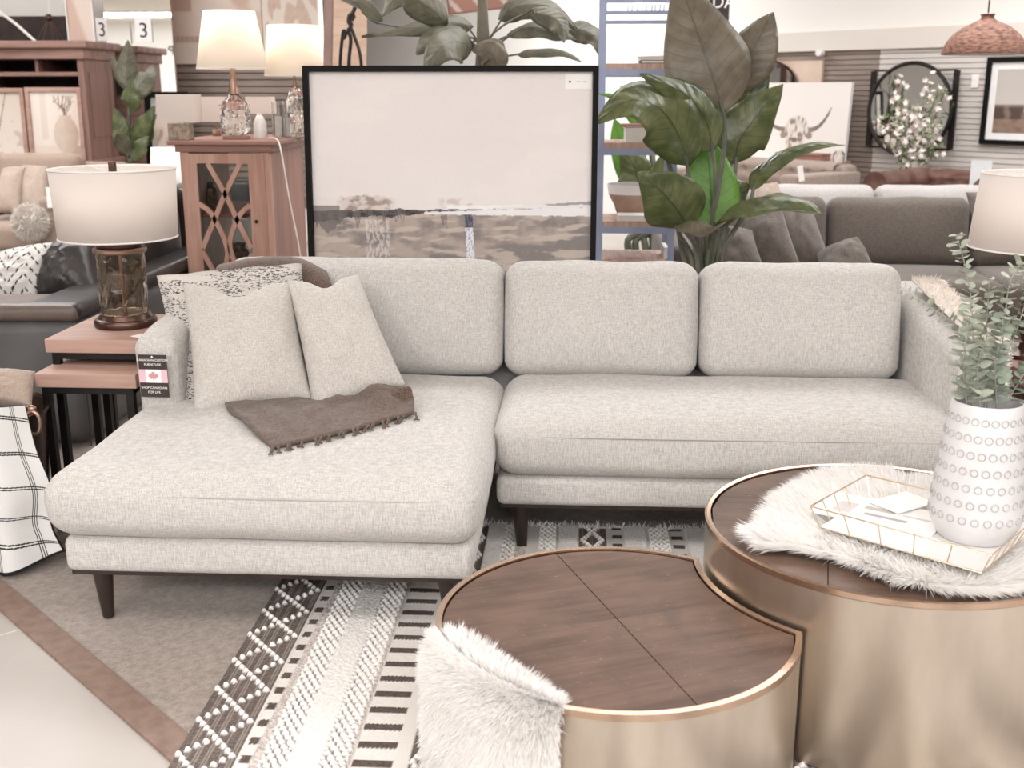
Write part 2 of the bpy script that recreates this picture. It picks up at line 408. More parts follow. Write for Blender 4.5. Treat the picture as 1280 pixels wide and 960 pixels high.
M_beige = weave('beige_upholstery', C(142, 122, 108), C(166, 146, 132), .7, .4)
M_tancush = weave('tan_cushion_cloth', C(152, 134, 120), C(178, 161, 147), .7, .4)
M_white = weave('white_upholstery', C(166, 160, 156), C(188, 183, 179), .6, .3)
M_grey = weave('charcoal_upholstery', C(82, 74, 68), C(110, 101, 93), .7, .5)
M_grey2 = weave('charcoal_pillow_cloth', C(88, 81, 76), C(120, 112, 105), .7, .5)
M_taupe = weave('taupe_tufted_cloth', C(140, 124, 112), C(166, 150, 138), .6, .3)
M_shade = shade_mat('cream_lampshade', C(230, 222, 216), .16)
M_shade2 = shade_mat('glowing_lampshade', C(246, 236, 222), .75)
M_trimw = mat('shade_trim', C(214, 208, 202), rough=.8)
M_bronze = mat('dark_bronze', C(66, 48, 40), C(92, 70, 60), .3, .8)
M_copper = mat('antique_copper', C(140, 114, 100), C(166, 140, 124), .32, .9)
M_amber = glass('smoked_amber_glass', C(236, 224, 208), .03, 1.3, 26, .9, .02)
M_clear = glass('clear_glass', C(250, 248, 246), .02, 1.45)
M_facet = glass('clear_crystal', C(252, 250, 248), .03, 1.5, 30, .5, .02)
M_pane = glass('thin_pane', C(244, 246, 244), .02, 1.05)
M_paper = mat('white_paper', C(238, 234, 230), C(244, 241, 238), .7)
M_ink = mat('black_ink', C(24, 22, 22), rough=.7)
M_inkbrown = mat('dark_brown_card', C(50, 38, 34), C(56, 44, 40), .7)
M_pink = mat('faded_pink_ink', C(214, 176, 184), rough=.7)
M_leafred = mat('faded_red_ink', C(196, 140, 140), rough=.7)
M_mirror = bpy.data.materials.new('mirror_glass'); t_, p_, _, _ = nt(M_mirror)
p_.inputs['Metallic'].default_value = 1; p_.inputs['Roughness'].default_value = .01; p_.inputs['Base Color'].default_value = (.93, .94, .93, 1)
M_vc = vcol('printed_canvas', .75, .25, 700)
M_vcs = vcol('printed_paper_behind_glass', .35, 0, spec=.4)
M_vct = vcol('woven_colours', .95, .6, 900, spec=.1)
M_lf = leafmat('banana_leaf', C(74, 84, 50), C(116, 120, 82), C(62, 64, 42), .28, .22)
M_lfg = leafmat('banana_leaf_bright', C(104, 150, 62), C(128, 176, 80), C(70, 100, 46), .34, .4)
M_lfb = leafmat('banana_leaf_grey_back', C(104, 94, 80), C(130, 120, 104), C(90, 84, 68), .38, .14)
M_lfd = leafmat('dusky_leaf', C(84, 82, 66), C(120, 116, 98), C(74, 74, 56), .45, .18)
M_stk = mat('banana_stalk', C(78, 80, 68), C(112, 114, 98), .4, scale=12)
M_trk = mat('banana_trunk', C(88, 84, 68), C(118, 112, 94), .5, scale=12)
M_wicker = mat('rattan_weave', C(92, 60, 48), C(160, 118, 98), .7, scale=34, vec=(1, 1, 3), bs=120, bst=.8, bd=.01)
M_iron = mat('wrought_iron', C(30, 26, 25), C(46, 40, 37), .5, .5)
M_bark = mat('grey_bark', C(120, 106, 92), C(168, 152, 136), .9, scale=40, bs=60, bst=.6)
M_lid = mat('white_glaze', C(236, 232, 228), rough=.25)
M_cord = mat('white_cord', C(232, 224, 216), rough=.6)
M_stoneware = mat('pinkish_stoneware', C(160, 134, 118), C(182, 156, 140), .7, bs=90, bst=.3)
M_books = [mat('book_teal', C(44, 66, 60), rough=.5), mat('book_cream', C(222, 216, 208), rough=.6), mat('book_red', C(158, 92, 82), rough=.6), mat('book_white', C(236, 233, 229), rough=.6)]
M_flw = mat('white_blossom', C(232, 220, 210), C(244, 236, 230), .8, scale=30)
M_flg = mat('green_sprig', C(72, 100, 52), C(112, 134, 82), .6, scale=30)
M_twig = mat('brown_twig', C(116, 96, 80), rough=.8)
# structure
M_tile = mat('pale_floor_tile', C(164, 156, 148), C(176, 168, 160), .42, scale=1.3, detail=6)
M_wall = mat('cream_wall', C(234, 230, 223), C(238, 234, 228), .85, scale=.6)
M_wallw = mat('white_shop_wall', C(238, 236, 231), C(241, 239, 235), .8, scale=.6)
M_ceil = mat('ceiling_panel', C(222, 214, 204), C(228, 221, 212), .9, scale=.6)
M_slatw = mat('white_slat', C(208, 200, 192), C(216, 208, 201), .55, scale=3, vec=(1, 1, 9))
M_slatg = mat('taupe_slat', C(136, 122, 112), C(154, 140, 129), .6, scale=3, vec=(1, 1, 9))
M_groove = mat('slat_groove', C(206, 196, 187), rough=.8)
M_groove2 = mat('dark_slat_groove', C(118, 104, 95), rough=.8)
# ------------------------------------------------------------------ the shop itself
bx = MB().box(-22, 22, -14, 30, -.1, 0)
floor = struct(bx.obj('floor', M_tile, smooth=False))
# tile joints
fj = MB()
FR = R(45)
for k in range(-6, 7):
    fj.box(-8, 8, k*.9+.31-.002, k*.9+.31+.002, 0, .0006, 0, T(-1.2, 2.2, 0) @ rotz(FR))
    fj.box(k*.9+.2-.002, k*.9+.2+.002, -8, 8, 0, .0006, 0, T(-1.2, 2.2, 0) @ rotz(FR))
struct(fj.obj('floor_joints', M_groove, smooth=False))
struct(MB().box(-22, 22, -14, 30, 3.2, 3.3).obj('ceiling', M_ceil, smooth=False))
struct(MB().box(-22, 22, -14.2, -14, 0, 3.2).obj('wall_front', M_wallw, smooth=False))
struct(MB().box(-16.2, -16, -14.2, 30.2, 0, 3.2).obj('wall_left', M_wall, smooth=False))
struct(MB().box(22, 22.2, -14.2, 30.2, 0, 3.2).obj('wall_right', M_wall, smooth=False))
struct(MB().box(-22.2, 22.2, 30, 30.2, 0, 3.2).obj('wall_back', M_wall, smooth=False))
# long display wall running across the shop at an angle
MW = T(WO.x, WO.y, 0) @ rotz(WR)
struct(MB().box(-18, 9, .03, .22, 0, 3.2, 0, MW).obj('wall_display', M_wall, smooth=False))
struct(MB().box(-3.3, 8, -.05, .03, 1.615, 1.77, 0, MW).obj('trim_1', M_ceil, smooth=False))
def tpos(px): # along-wall coordinate of an image column at slat height
    p = W(px, 110); return (p-WO).dot(WD)
tg0, tg1 = tpos(935), tpos(1098)
def slats(x0, x1, name, m, g):
    mb = MB(); z = .0; mb.box(x0, x1, .0, .03, 0, 1.615, 1)
    while z < 1.6: mb.box(x0, x1, -.018, .0, z+.003, min(z+.0375, 1.612), 0); z += .0405
    o = mb.obj(name, [m, g], loc=(WO.x, WO.y, 0), rz=WR, smooth=False); return struct(o)
slats(tg0, tg1-.002, 'wall_slats_taupe', M_slatg, M_groove2)
slats(tg1+.002, 8, 'wall_slats_white', M_slatw, M_groove)
# ceiling light panels
lm = mat('lit_diffuser', C(255, 252, 246), rough=.6, emit=(1, .97, .93, 1), es=5)
fixm = mat('white_fixture', C(236, 234, 230), rough=.5)
def ceil_light(x, y, sx, sy, watts, where):
    t = thing('ceiling_light', 'flat white ceiling light panel ' + where, 'ceiling light', (x, y, 3.2), 0, 'ceiling light panels')
    MB().box(-sx/2-.03, sx/2+.03, -sy/2-.03, sy/2+.03, -.05, 0).obj('housing', fixm, t, smooth=False)
    MB().box(-sx/2, sx/2, -sy/2, sy/2, -.056, -.05).obj('diffuser', lm, t, smooth=False)
    L_ = bpy.data.lights.new('ceiling_lamp', 'AREA'); L_.shape = 'RECTANGLE'; L_.size = sx; L_.size_y = sy; L_.energy = watts
    L_.color = (.99, 1.0, 1.045); o = bpy.data.objects.new('ceiling_lamp', L_); COL.objects.link(o); o.location = (x, y, 3.13)
LP = [(-3, -3.0, 2.4, 1.2, 380, 'added as fill behind the viewer on the side of the glass lamp'), (.2, -2.4, 2.4, 1.2, 440, 'added as fill behind the viewer above the aisle'), (3.4, -3.0, 2.4, 1.2, 380, 'added as fill behind the viewer on the side of the vase'),  # unseen panels added as front fill for the sofa
      (-2.4, -6.5, 2.4, 1.2, 700, 'added as low fill far behind the viewer on the side of the glass lamp'), (1.8, -6.5, 2.4, 1.2, 700, 'added as low fill far behind the viewer on the side of the vase'),  # added further back so fill reaches the front faces at a lower angle
      (-1.6, .9, 2.4, 1.2, 55, 'above the aisle in front of the sectional'), (1.8, .9, 2.4, 1.2, 65, 'above the round tables'),
      (-3.0, 5.2, 2.4, 1.2, 180, 'above the black leather sofa'), (.6, 5.6, 2.4, 1.2, 120, 'above the tall potted plants'), (3.4, 5.0, 2.4, 1.2, 190, 'above the charcoal sofa'),
      (-4.5, 7.2, 2.4, 1.2, 170, 'above the beige sofa and hutch'), (-1, 10.5, 2.4, 1.2, 330, 'in front of the display wall'), (2.2, 7.1, 1.6, 1.0, 100, 'in front of the slat wall'),
      (-9.0, 2.5, 2.4, 1.2, 380, 'added to brighten the mirrored room, far along the shop beyond the left edge'), (-8.0, -4.0, 2.4, 1.2, 380, 'added to brighten the mirrored room, over the far corner behind the viewer'), (-12.0, -10.5, 4.0, 1.2, 1000, 'added beside the white front wall to brighten its reflection')]  # unseen panels added to brighten what the mirrors reflect
for a in LP: ceil_light(*a)
# ------------------------------------------------------------------ rugs
RD = Vector((.728, -.685, 0)).normalized(); ra = math.atan2(RD.y, RD.x)     # edge direction of the sisal rug
r0 = G(110, 862, 0)
t = thing('sisal_rug', 'flat taupe woven rug with brown cloth binding lying under the sectional', 'rug', (r0.x, r0.y, 0), ra)
Lr = 6.4; Wr_ = 5.2
M_sis = weave('taupe_sisal', C(128, 116, 107), C(166, 153, 142), .8, .9)
MB().box(-2.6+.062, Lr-2.6-.062, .062, Wr_-.062, .001, .006).obj('weave', M_sis, t, smooth=False)
b = MB()
for (x0, x1, y0, y1) in ((-2.6, Lr-2.6, 0, .07), (-2.6, Lr-2.6, Wr_-.07, Wr_), (-2.6, -2.53, .07, Wr_-.07), (Lr-2.67, Lr-2.6, .07, Wr_-.07)): b.box(x0, x1, y0, y1, .001, .009)
b.obj('binding', mat('brown_binding', C(124, 102, 90), C(140, 118, 105), .7, scale=30), t, smooth=False)

def rug_fn(X, Y):
    """colour (sRGB) and pile height for the patterned rug, x measured from its outer edge"""
    n = X.shape; x = X.copy(); per = .66
    rnd = np.sin(X*9131.7+Y*5127.3)*43758.5; rnd = rnd-np.floor(rnd)
    col = np.empty(n+(3,)); col[:] = (222, 216, 209); h = np.full(n, .010) + rnd*.001
    def put(mask, c, hh=None, amp=10):
        col[mask] = np.array(c)[None] + (rnd[mask][:, None]-.5)*amp*2
        if hh is not None: h[mask] = hh[mask] if isinstance(hh, np.ndarray) else hh
    def diamonds(a0, a1, y):
        m = (X >= a0) & (X < a1); w = a1-a0
        rowl = (np.mod(X*260, 1) < .35)
        put(m, (112, 101, 94), .008, 16); put(m & rowl, (146, 135, 126), .009, 12)
        u = (X-a0-.010)/(w-.022); v = np.mod(y-1.936, .1275)/.1275
        # beads along two crossing zigzags
        for s in (0, 1):
            ph = v if s == 0 else 1-v
            for k in range(7):
                for (uu, vv) in ((k/6.0, k/12.0), (k/6.0, 1-k/12.0)):
                    if s == 1: continue
                    dx = (u-uu)*(w-.022); dy = (np.mod(v-vv+.5, 1)-.5)*.1275
                    r_ = np.sqrt(dx*dx+dy*dy); mm = m & (r_ < .0078)
                    hh = .008+np.sqrt(np.maximum(0, .0078**2-r_**2))*1.4
                    put(mm, (236, 231, 225), hh, 5)
        return
    def diamonds_x(a0, a1):
        m = (X >= a0) & (X < a1); w = a1-a0
        put(m, (108, 98, 92), .008, 18); put(m & (np.mod(X*140, 1) < .22), (152, 141, 132), .009, 10)
        W_ = w-.020; v = np.mod(Y-1.936+.0, .1275)
        for k in range(9):
            f = k/8.0
            for (uu, vv) in ((f*W_, f*.1275), (f*W_, .1275-f*.1275)):
                dx = (X-a0-.009)-uu; dy = np.mod(v-vv+.06375, .1275)-.06375
                r_ = np.sqrt(dx*dx+dy*dy); mm = m & (r_ < .0072)
                put(mm, (238, 233, 227), .008+np.sqrt(np.maximum(0, .0072**2-r_**2))*1.5, 4)
    def pom(a0, a1, cw=.0178, ch=.0165):
        m = (X >= a0) & (X < a1); row = np.floor(Y/ch)
        xx = np.mod(X-a0+np.mod(row, 2)*cw*.5, cw)-cw/2; yy = np.mod(Y, ch)-ch/2
        jit = np.sin(row*12.9+np.floor((X-a0)/cw)*78.2)*.0012
        r_ = np.sqrt((xx/1.0)**2+((yy+jit)/.95)**2)
        put(m, (112, 100, 93), .006, 26)
        mm = m & (r_ < .0083); put(mm, (234, 229, 223), .008+np.sqrt(np.maximum(0, .0083**2-r_**2))*1.2, 7)
    def plush(a0, a1): m = (X >= a0) & (X < a1); put(m, (232, 227, 221), .015+rnd*.004, 8)
    def dash(a0, a1, e0, e1, per, th):
        m = (X >= a0) & (X < a1); put(m, (224, 218, 211), .009, 7)
        jag = np.sin(Y*900)*.0012
        put(m & (X > e0+jag) & (X < e1+jag) & (np.mod(Y+np.sin(X*700)*.0008, per) < th), (92, 82, 76), .011, 16)
    def tuft(a0, a1): m = (X >= a0) & (X < a1); put(m, (196, 186, 178), .010+rnd*.006, 30)
    B = 0.0; x0 = -.785
    def seq(o, flip=False):
        q = [('d', -.785, -.656), ('w', -.656, -.650), ('s', -.650, -.625), ('t', -.625, -.607), ('p', -.607, -.550), ('l', -.550, -.487), ('p', -.487, -.434), ('t', -.434, -.428), ('L', -.428, -.343), ('w', -.343, -.313)]
        for k, a0, a1 in q:
            a0 += o; a1 += o
            if k == 'd': diamonds_x(a0, a1)
            if k == 's': dash(a0, a1, a0+.002, a1-.002, .066, .027)
            if k == 't': tuft(a0, a1)
            if k == 'p': pom(a0, a1)
            if k == 'l': plush(a0, a1)
            if k == 'L': dash(a0, a1, a0+.004, a1, .066, .024)
    seq(0)
    diamonds_x(-.313, -.246); plush(-.246, -.193); pom(-.193, -.160); tuft(-.160, -.130); pom(-.093, -.043); tuft(-.043, -.036); plush(-.033, .024)
    diamonds_x(.026, .105); dash(.105, .16, .124, .153, .066, .027); plush(.160, .225); pom(.232, .292); dash(.292, .338, .298, .332, .066, .027); plush(.341, .42)
    seq(1.21); seq(1.21+.55); pom(.9, .99); plush(1.9, 1.96)
    edge = (Y > 3.185) ; h[edge] *= .6
    return col, h
xs = np.concatenate([np.arange(-.785, .45, .0031), np.arange(.45, 1.86, .012)]); ys = np.concatenate([np.arange(.5, 1.72, .012), np.arange(1.72, 3.2, .0031)])
XX, YY = np.meshgrid(xs, ys); cc, hh = rug_fn(XX, YY)
hh[:, 0] = .001; hh[:, -1] = .001; hh[0] = .001; hh[-1] = .001
V = np.stack([XX, YY, hh+.006], -1).reshape(-1, 3); ro = np.array([0, 2.2, 0]); V = V-ro
ny, nx = XX.shape; idx = np.arange(nx*ny).reshape(ny, nx)
Fc = np.stack([idx[:-1, :-1], idx[:-1, 1:], idx[1:, 1:], idx[1:, :-1]], -1).reshape(-1, 4)
me = bpy.data.meshes.new('patterned_rug'); me.vertices.add(len(V)); me.vertices.foreach_set('co', V.ravel())
me.loops.add(Fc.size); me.loops.foreach_set('vertex_index', Fc.ravel().astype(np.int32)); me.polygons.add(len(Fc))
me.polygons.foreach_set('loop_start', (np.arange(len(Fc))*4).astype(np.int32)); me.polygons.foreach_set('loop_total', np.full(len(Fc), 4, np.int32))
me.update(calc_edges=True)
cl = np.clip(cc.reshape(-1, 3), 0, 255)/255; cl = np.where(cl <= .04045, cl/12.92, ((cl+.055)/1.055)**2.4)
ca = me.color_attributes.new('Col', 'FLOAT_COLOR', 'POINT'); ca.data.foreach_set('color', np.concatenate([cl, np.ones((len(cl), 1))], 1).ravel())
me.polygons.foreach_set('use_smooth', [True]*len(Fc)); me.materials.append(M_vct)
o = bpy.data.objects.new('patterned_rug', me); COL.objects.link(o); o.location = tuple(ro)
tag(o, 'cream and charcoal textured rug of diamonds, dashes and pompom stripes under the round tables', 'rug')
# tufts of the fringed far edge
n = 2600; rx = rng.uniform(-.78, 1.8, n); rr = np.stack([rx, np.full(n, 3.19)+rng.normal(size=n)*.006, np.full(n, .012)], -1)
dd = rng.normal(size=(n, 3))*.45+np.array([0, .8, .6]); 
ft = strands('fringe', rr, dd, rng.uniform(.012, .028, n), M_fur, parent=o, bw=.2, wd=.0016); ft.data.transform(T(0, -2.2, 0))

# ------------------------------------------------------------------ the sectional
sofa = thing('sectional_sofa', 'oatmeal linen sectional sofa with chaise and dark tapered legs', 'sofa', (0, 3.1, 0))
XL, XC, XR = -1.245, -.215, 1.15
YB = 3.80                                                        # back of the frame
def cush(name, x0, x1, y0, y1, z0, z1, r, puff, seed=0, mid=(14, 14, 3)):
    sx, sy, sz = x1-x0, y1-y0, z1-z0
    def fn(w):
        u, v = w.x/(sx/2), w.y/(sy/2); k = max(0, 1-u**4)*max(0, 1-v**4)
        z = w.z
        if w.z > 0: z += puff*k+.004*noise.noise(Vector((w.x*4+seed, w.y*4, 0)))
        e = .007*noise.noise(Vector((w.x*5, w.y*5, w.z*9+seed)))
        sgx = 1 if u > 0 else -1; sgy = 1 if v > 0 else -1
        bul = (1-(2*w.z/sz)**2)*.012
        return (w.x+(sgx*bul if abs(u) > .93 else 0)+e*(abs(u) > .8), w.y+(sgy*bul if abs(v) > .93 else 0)+e, z)
    return MB().rbox(sx, sy, sz, r, 6, mid, fn, T((x0+x1)/2, (y0+y1)/2, (z0+z1)/2)).obj(name, M_sofa, sofa, world=True, ang=60)
# frames
def frame(name, x0, x1, y0, y1, z0, z1):
    o = MB().box(x0, x1, y0, y1, z0, z1, b=.022).obj(name, M_sofa, sofa, world=True, ang=60)
    MB().box(x0+.012, x1-.012, y0+.012, y1-.012, z0-.008, z0+.004).obj('under_board', M_leg, o, world=True, smooth=False)
    return o
frame('chaise_frame', XL+.012, XC-.018, 2.468, YB-.02, .158, .250)
frame('seat_frame', XC+.004, XR-.01, 2.965, YB-.02, .164, .250)
c1 = cush('chaise_cushion', XL-.012, XC-.006, 2.443, 3.50, .247, .418, .062, .012, 1)
c2 = cush('seat_cushion', XC+.006, XR+.012, 2.945, 3.50, .247, .424, .060, .010, 2, (18, 8, 3))
# stitched seams round the cushions
def seam(x0, x1, y0, z, par, y1=3.2):
    pts = [(x0, y1, z), (x0-.001, y0+.08, z), (x0+.022, y0+.022, z), (x0+.08, y0, z), ((x0+x1)/2, y0-.003, z), (x1-.08, y0, z), (x1-.022, y0+.022, z), (x1, y0+.08, z), (x1, y1, z)]
    MB().tube(spline(pts, 60), .0022, 5).obj('piping', M_pipe, par, world=True)
seam(XL-.012, XC-.004, 2.439, .372, c1)
seam(XC+.004, XR+.014, 2.941, .378, c2)
# arms with a rounded front, sloping slightly up to the back
def arm(x0, x1, y0, h0, h1, splay):
    sx, sy, sz = x1-x0, YB-y0, h0-.16
    def fn(w):
        k = (w.z+sz/2)/sz; yy = (w.y+sy/2)/sy
        z = w.z + k*yy*(h1-h0) - (k**6)*.03*max(0, 1-yy*6)**2
        return (w.x+splay*k*k, w.y, z)
    return MB().rbox(sx, sy, sz, .045, 5, (2, 8, 6), fn, T((x0+x1)/2, (y0+YB)/2, .16+sz/2)).obj('armrest', M_sofa, sofa, world=True, ang=60)
arm(-1.250, -1.125, 3.045, .630, .675, -.012)
ar = arm(1.030, 1.150, 3.000, .612, .690, .020)
MB().rbox(XR-XL-.02, .15, .50, .05, 5, (16, 2, 6), None, T((XL+XR)/2, YB-.085, .16+.26)).obj('backrest_frame', M_sofa, sofa, world=True, ang=60)
# back cushions
def backc(x0, x1, zt, seed):
    sx, sy, sz = x1-x0, .19, zt-.393
    def fn(w):
        u, v = w.x/(sx/2), w.z/(sz/2); k = max(0, 1-abs(u)**3)*max(0, 1-abs(v)**3)
        y = w.y - (.045*k if w.y < 0 else -.01*k) + .006*noise.noise(Vector((w.x*5+seed, w.z*6, 3)))
        x = w.x*(1+.012*(1-v*v)) ; z = w.z + .006*noise.noise(Vector((w.x*7+seed, 0, seed)))*(v > .6)
        cr = max(0, abs(u)-.72)/.28*max(0, abs(v)-.72)/.28
        x -= .006*cr*(1 if u > 0 else -1); z -= .006*cr*(1 if v > 0 else -1)
        return (x, y, z)
    M_ = T((x0+x1)/2, 3.535, .400) @ Matrix.Rotation(R(-11), 4, 'X') @ T(0, 0, sz/2)
    o = MB().rbox(sx, sy, sz, .050, 6, (14, 3, 9), fn, M_).obj('back_cushion', M_sofa, sofa, world=True, ang=70)
    return o
    for k in range(60):
        a = 2*math.pi*k/60; ca_, sa = math.cos(a), math.sin(a)
        x = (abs(ca_)**.22)*(1 if ca_ > 0 else -1)*(sx/2-.004); z = (abs(sa)**.22)*(1 if sa > 0 else -1)*(sz/2-.004)
        pts.append(M_ @ Vector((x*.997, -.028, z)))
    MB().tube(pts, .0028, 5, closed=True).obj('piping', M_pipe, o, world=True)
    return o
backc(-1.12, -.228, .770, 1); backc(-.218, .392, .765, 5); backc(.402, 1.022, .765, 9)
for (x, y, s) in ((-1.165, 2.535, 0), (-.295, 2.535, 0), (-.140, 3.030, 0), (1.06, 3.03, 0), (-1.165, 3.70, 1), (1.06, 3.70, 1), (-.2, 3.70, 1)):
    mb = MB(); n_ = 16; pr = [(.0135, 0), (.0145, .003), (.027, .150), (.027, .168)]
    mb.lathe(pr, n_, 0, T(x, y, .011) @ Matrix(((1, 0, -.05*(1 if x > 0 and x < .9 else 1) if s == 0 else 0, 0), (0, 1, .03, 0), (0, 0, 1, 0), (0, 0, 0, 1))))
    mb.obj('leg', M_leg, sofa, world=True)

# ------------------------------------------------------------------ card hanging on the arm
a_, b_, c_, d_ = P(171, 497, 3.02), P(210, 497, 3.02), P(203, 443, 3.02), P(174, 442, 3.02)
cw, ch = .083, .124
hx = P(192, 470, 3.028)
tk = thing('hanging_card', 'dark brown shop card with pink maple leaf flag on the arm of the sectional', 'card', (hx.x, hx.y, hx.z), R(-2))
MB().box(-cw/2, cw/2, -.001, .001, -ch/2, ch/2).obj('card', M_inkbrown, tk, smooth=False)
MB().box(-cw/2, cw/2, -.0016, -.001, -ch*.155, ch*.155).obj('flag', M_pink, tk, smooth=False)
MB().box(-cw*.27, cw*.27, -.0021, -.0016, -ch*.155, ch*.155).obj('flag_centre', M_paper, tk, smooth=False)
ml = [(0, 1), (.17, .66), (.38, .78), (.30, .28), (.55, .5), (.62, .34), (.95, .40), (.82, .12), (.98, -.02), (.48, -.40), (.55, -.55), (.06, -.47), (.06, -.95), (-.06, -.95), (-.06, -.47), (-.55, -.55), (-.48, -.40), (-.98, -.02), (-.82, .12), (-.95, .40), (-.62, .34), (-.55, .5), (-.30, .28), (-.38, .78), (-.17, .66)]
MB().add([(x*.0155, -.0026, z*.0155) for x, z in ml], [tuple(range(len(ml)))]).obj('maple_leaf', M_leafred, tk, smooth=False)
for (s_, z_) in (('CANADIAN CUSTOM', .0465), ('FURNITURE', .0335), ('SHOP CANADIAN', -.0345), ('FOR LIFE.', -.0475)):
    text('lettering', s_, .0095, M_paper, tk, (0, -.0018, z_), ext=.0002)
MB().add([(0, -.0015, .060), (.004, -.0015, .0545), (-.004, -.0015, .0545)], [(0, 1, 2)]).obj('mark', M_paper, tk, smooth=False)

# ------------------------------------------------------------------ round coffee tables
CB = Vector((.686, 2.292, 0)); RB = .392; HB = .40
CS = Vector((.092, 2.012, 0)); RS = .352; HS = .30
big = thing('round_coffee_table', 'tall round brass drum coffee table with dark wood top carrying the white vase', 'table', tuple(CB))
z0 = .022
MB().lathe([(RB-.012, z0), (RB-.006, z0-.004), (RB, z0), (RB, HB-.012)], 96, cap=False).obj('metal_drum', M_brass, big)
MB().lathe([(RB, HB-.012), (RB+.0015, HB-.010), (RB+.0015, HB+.001), (RB-.003, HB+.003), (RB-.011, HB+.001), (RB-.011, HB-.02), (RB, HB-.02)], 96, cap=False).obj('rim', M_rim, big)
tb = MB()
for k in range(3):
    y0, y1 = -RB+k*2*RB/3, -RB+(k+1)*2*RB/3-.002; poly = []
    R_ = RB-.0135
    y0c, y1c = max(y0, -R_), min(y1, R_)
    ys_ = [y0c+(y1c-y0c)*i/24 for i in range(25)]
    poly = [(math.sqrt(max(0, R_*R_-y*y)), y) for y in ys_]+[(-math.sqrt(max(0, R_*R_-y*y)), y) for y in reversed(ys_)]
    tb.prism(poly, HB-.022, HB-.004, 0, rotz(R(78)))
tb.obj('wood_top', M_dark2, big, smooth=False)
# the smaller table nests against the bigger one: its outline is a circle with a bite taken out
RBITE = RB+.012
dv = (CB-CS); D_ = dv.length; th0 = math.atan2(dv.y, dv.x)
def small_outline(r_out, bite, n=110):
    ca2 = (D_*D_+r_out*r_out-bite*bite)/(2*D_*r_out); al = math.acos(ca2)
    pts = [(r_out*math.cos(th0+al+(2*math.pi-2*al)*i/n), r_out*math.sin(th0+al+(2*math.pi-2*al)*i/n)) for i in range(n+1)]
    p_end = Vector(pts[-1]).to_3d(); rel = p_end-dv; p_st = Vector(pts[0]).to_3d()-dv
    a0 = math.atan2(rel.y, rel.x); a1 = math.atan2(p_st.y, p_st.x)
    while a1 > a0: a1 -= 2*math.pi
    for i in range(1, 32):
        a = a0+(a1-a0)*i/32; pts.append((dv.x+bite*math.cos(a), dv.y+bite*math.sin(a)))
    return pts
sm = thing('round_coffee_table', 'low brass drum coffee table with a curved bite nested against the taller one', 'table', tuple(CS))
po = small_outline(RS, RBITE); pi_ = small_outline(RS-.011, RBITE+.011); pin = small_outline(RS-.0135, RBITE+.0135); npo = len(po)
MB().grid([[(x, y, z) for x, y in po] for z in (z0, HS-.012)], closed=True).obj('metal_drum', M_brass, sm, ang=40)
po2 = small_outline(RS+.0015, RBITE-.0015)
MB().grid([[(x, y, HS-.012) for x, y in po2], [(x, y, HS+.002) for x, y in po2], [(x, y, HS+.002) for x, y in pi_], [(x, y, HS-.02) for x, y in pi_]], closed=True).obj('rim', M_rim, sm, ang=40)
def clip(poly, nx_, ny_, c_):
    out = []
    for i in range(len(poly)):
        a, b = poly[i], poly[(i+1) % len(poly)]; da = a[0]*nx_+a[1]*ny_-c_; db = b[0]*nx_+b[1]*ny_-c_
        if da >= 0: out.append(a)
        if da*db < 0: tt = da/(da-db); out.append((a[0]+(b[0]-a[0])*tt, a[1]+(b[1]-a[1])*tt))
    return out
s0, s1 = G(695, 690, HS)-CS, G(876, 884, HS)-CS; sd = (s1-s0).normalized(); nx_, ny_ = -sd.y, sd.x; c_ = s0.x*nx_+s0.y*ny_
wa = math.atan2(ny_, nx_)
for sg in (1, -1):
    pl = clip(pin, nx_*sg, ny_*sg, c_*sg+.0012)
    pl = [(x*math.cos(-wa)-y*math.sin(-wa), x*math.sin(-wa)+y*math.cos(-wa)) for x, y in pl]
    o = MB().prism(pl, -.02, -.003).obj('wood_top', M_dark, sm, smooth=False); o.location = (0, 0, HS); o.rotation_euler = (0, 0, wa)
for (tt, RR_, nm) in ((big, RB, 1), (sm, RS*.8, 1)):
    for k in range(4):
        a = R(45+90*k); MB().cyl(.016, -.011 if False else .0, .03, 12, 0, T((RR_-.06)*math.cos(a), (RR_-.06)*math.sin(a), .0)).obj('foot', M_leg, tt).location = (0, 0, .012)
    MB().cyl(RR_-.02, z0+.002, z0+.006, 48).obj('bottom_board', M_leg, tt)

# ------------------------------------------------------------------ sheepskin on the big table
def inpoly(x, y, poly):
    c = False; j = len(poly)-1
    for i in range(len(poly)):
        xi, yi = poly[i]; xj, yj = poly[j]
        if (yi > y) != (yj > y) and x < (xj-xi)*(y-yi)/(yj-yi)+xi: c = not c
        j = i
    return c
ol = [(950, 668), (972, 652), (985, 632), (1012, 612), (1042, 597), (1075, 593), (1110, 595), (1140, 607), (1175, 606), (1230, 600), (1300, 606), (1350, 640), (1372, 680), (1330, 712), (1278, 724), (1235, 733), (1180, 733), (1130, 722), (1090, 708), (1058, 692), (1020, 688), (985, 684), (960, 680)]
plw = [tuple(G(x, y, HB+.01)[:2]) for x, y in ol]
cx0, cy0 = G(1170, 660, HB)[:2]
zt = HB+.004
ctr = Vector((cx0, cy0, 0)); mbh = MB(); rows = []
for k in (0, .25, .5, .72, .88, 1.0):
    rows.append([(cx0+(x-cx0)*k, cy0+(y-cy0)*k, zt+(.010 if k < .99 else .001)) for x, y in plw])
mbh.grid(rows, closed=True)
skin = mbh.obj('sheepskin_throw', M_furhide, loc=(cx0, cy0, zt)); skin.data.transform(T(-cx0, -cy0, -zt))
tag(skin, 'long haired white sheepskin spread on the tall round table under the wire tray', 'sheepskin', 'white sheepskins on the round tables')
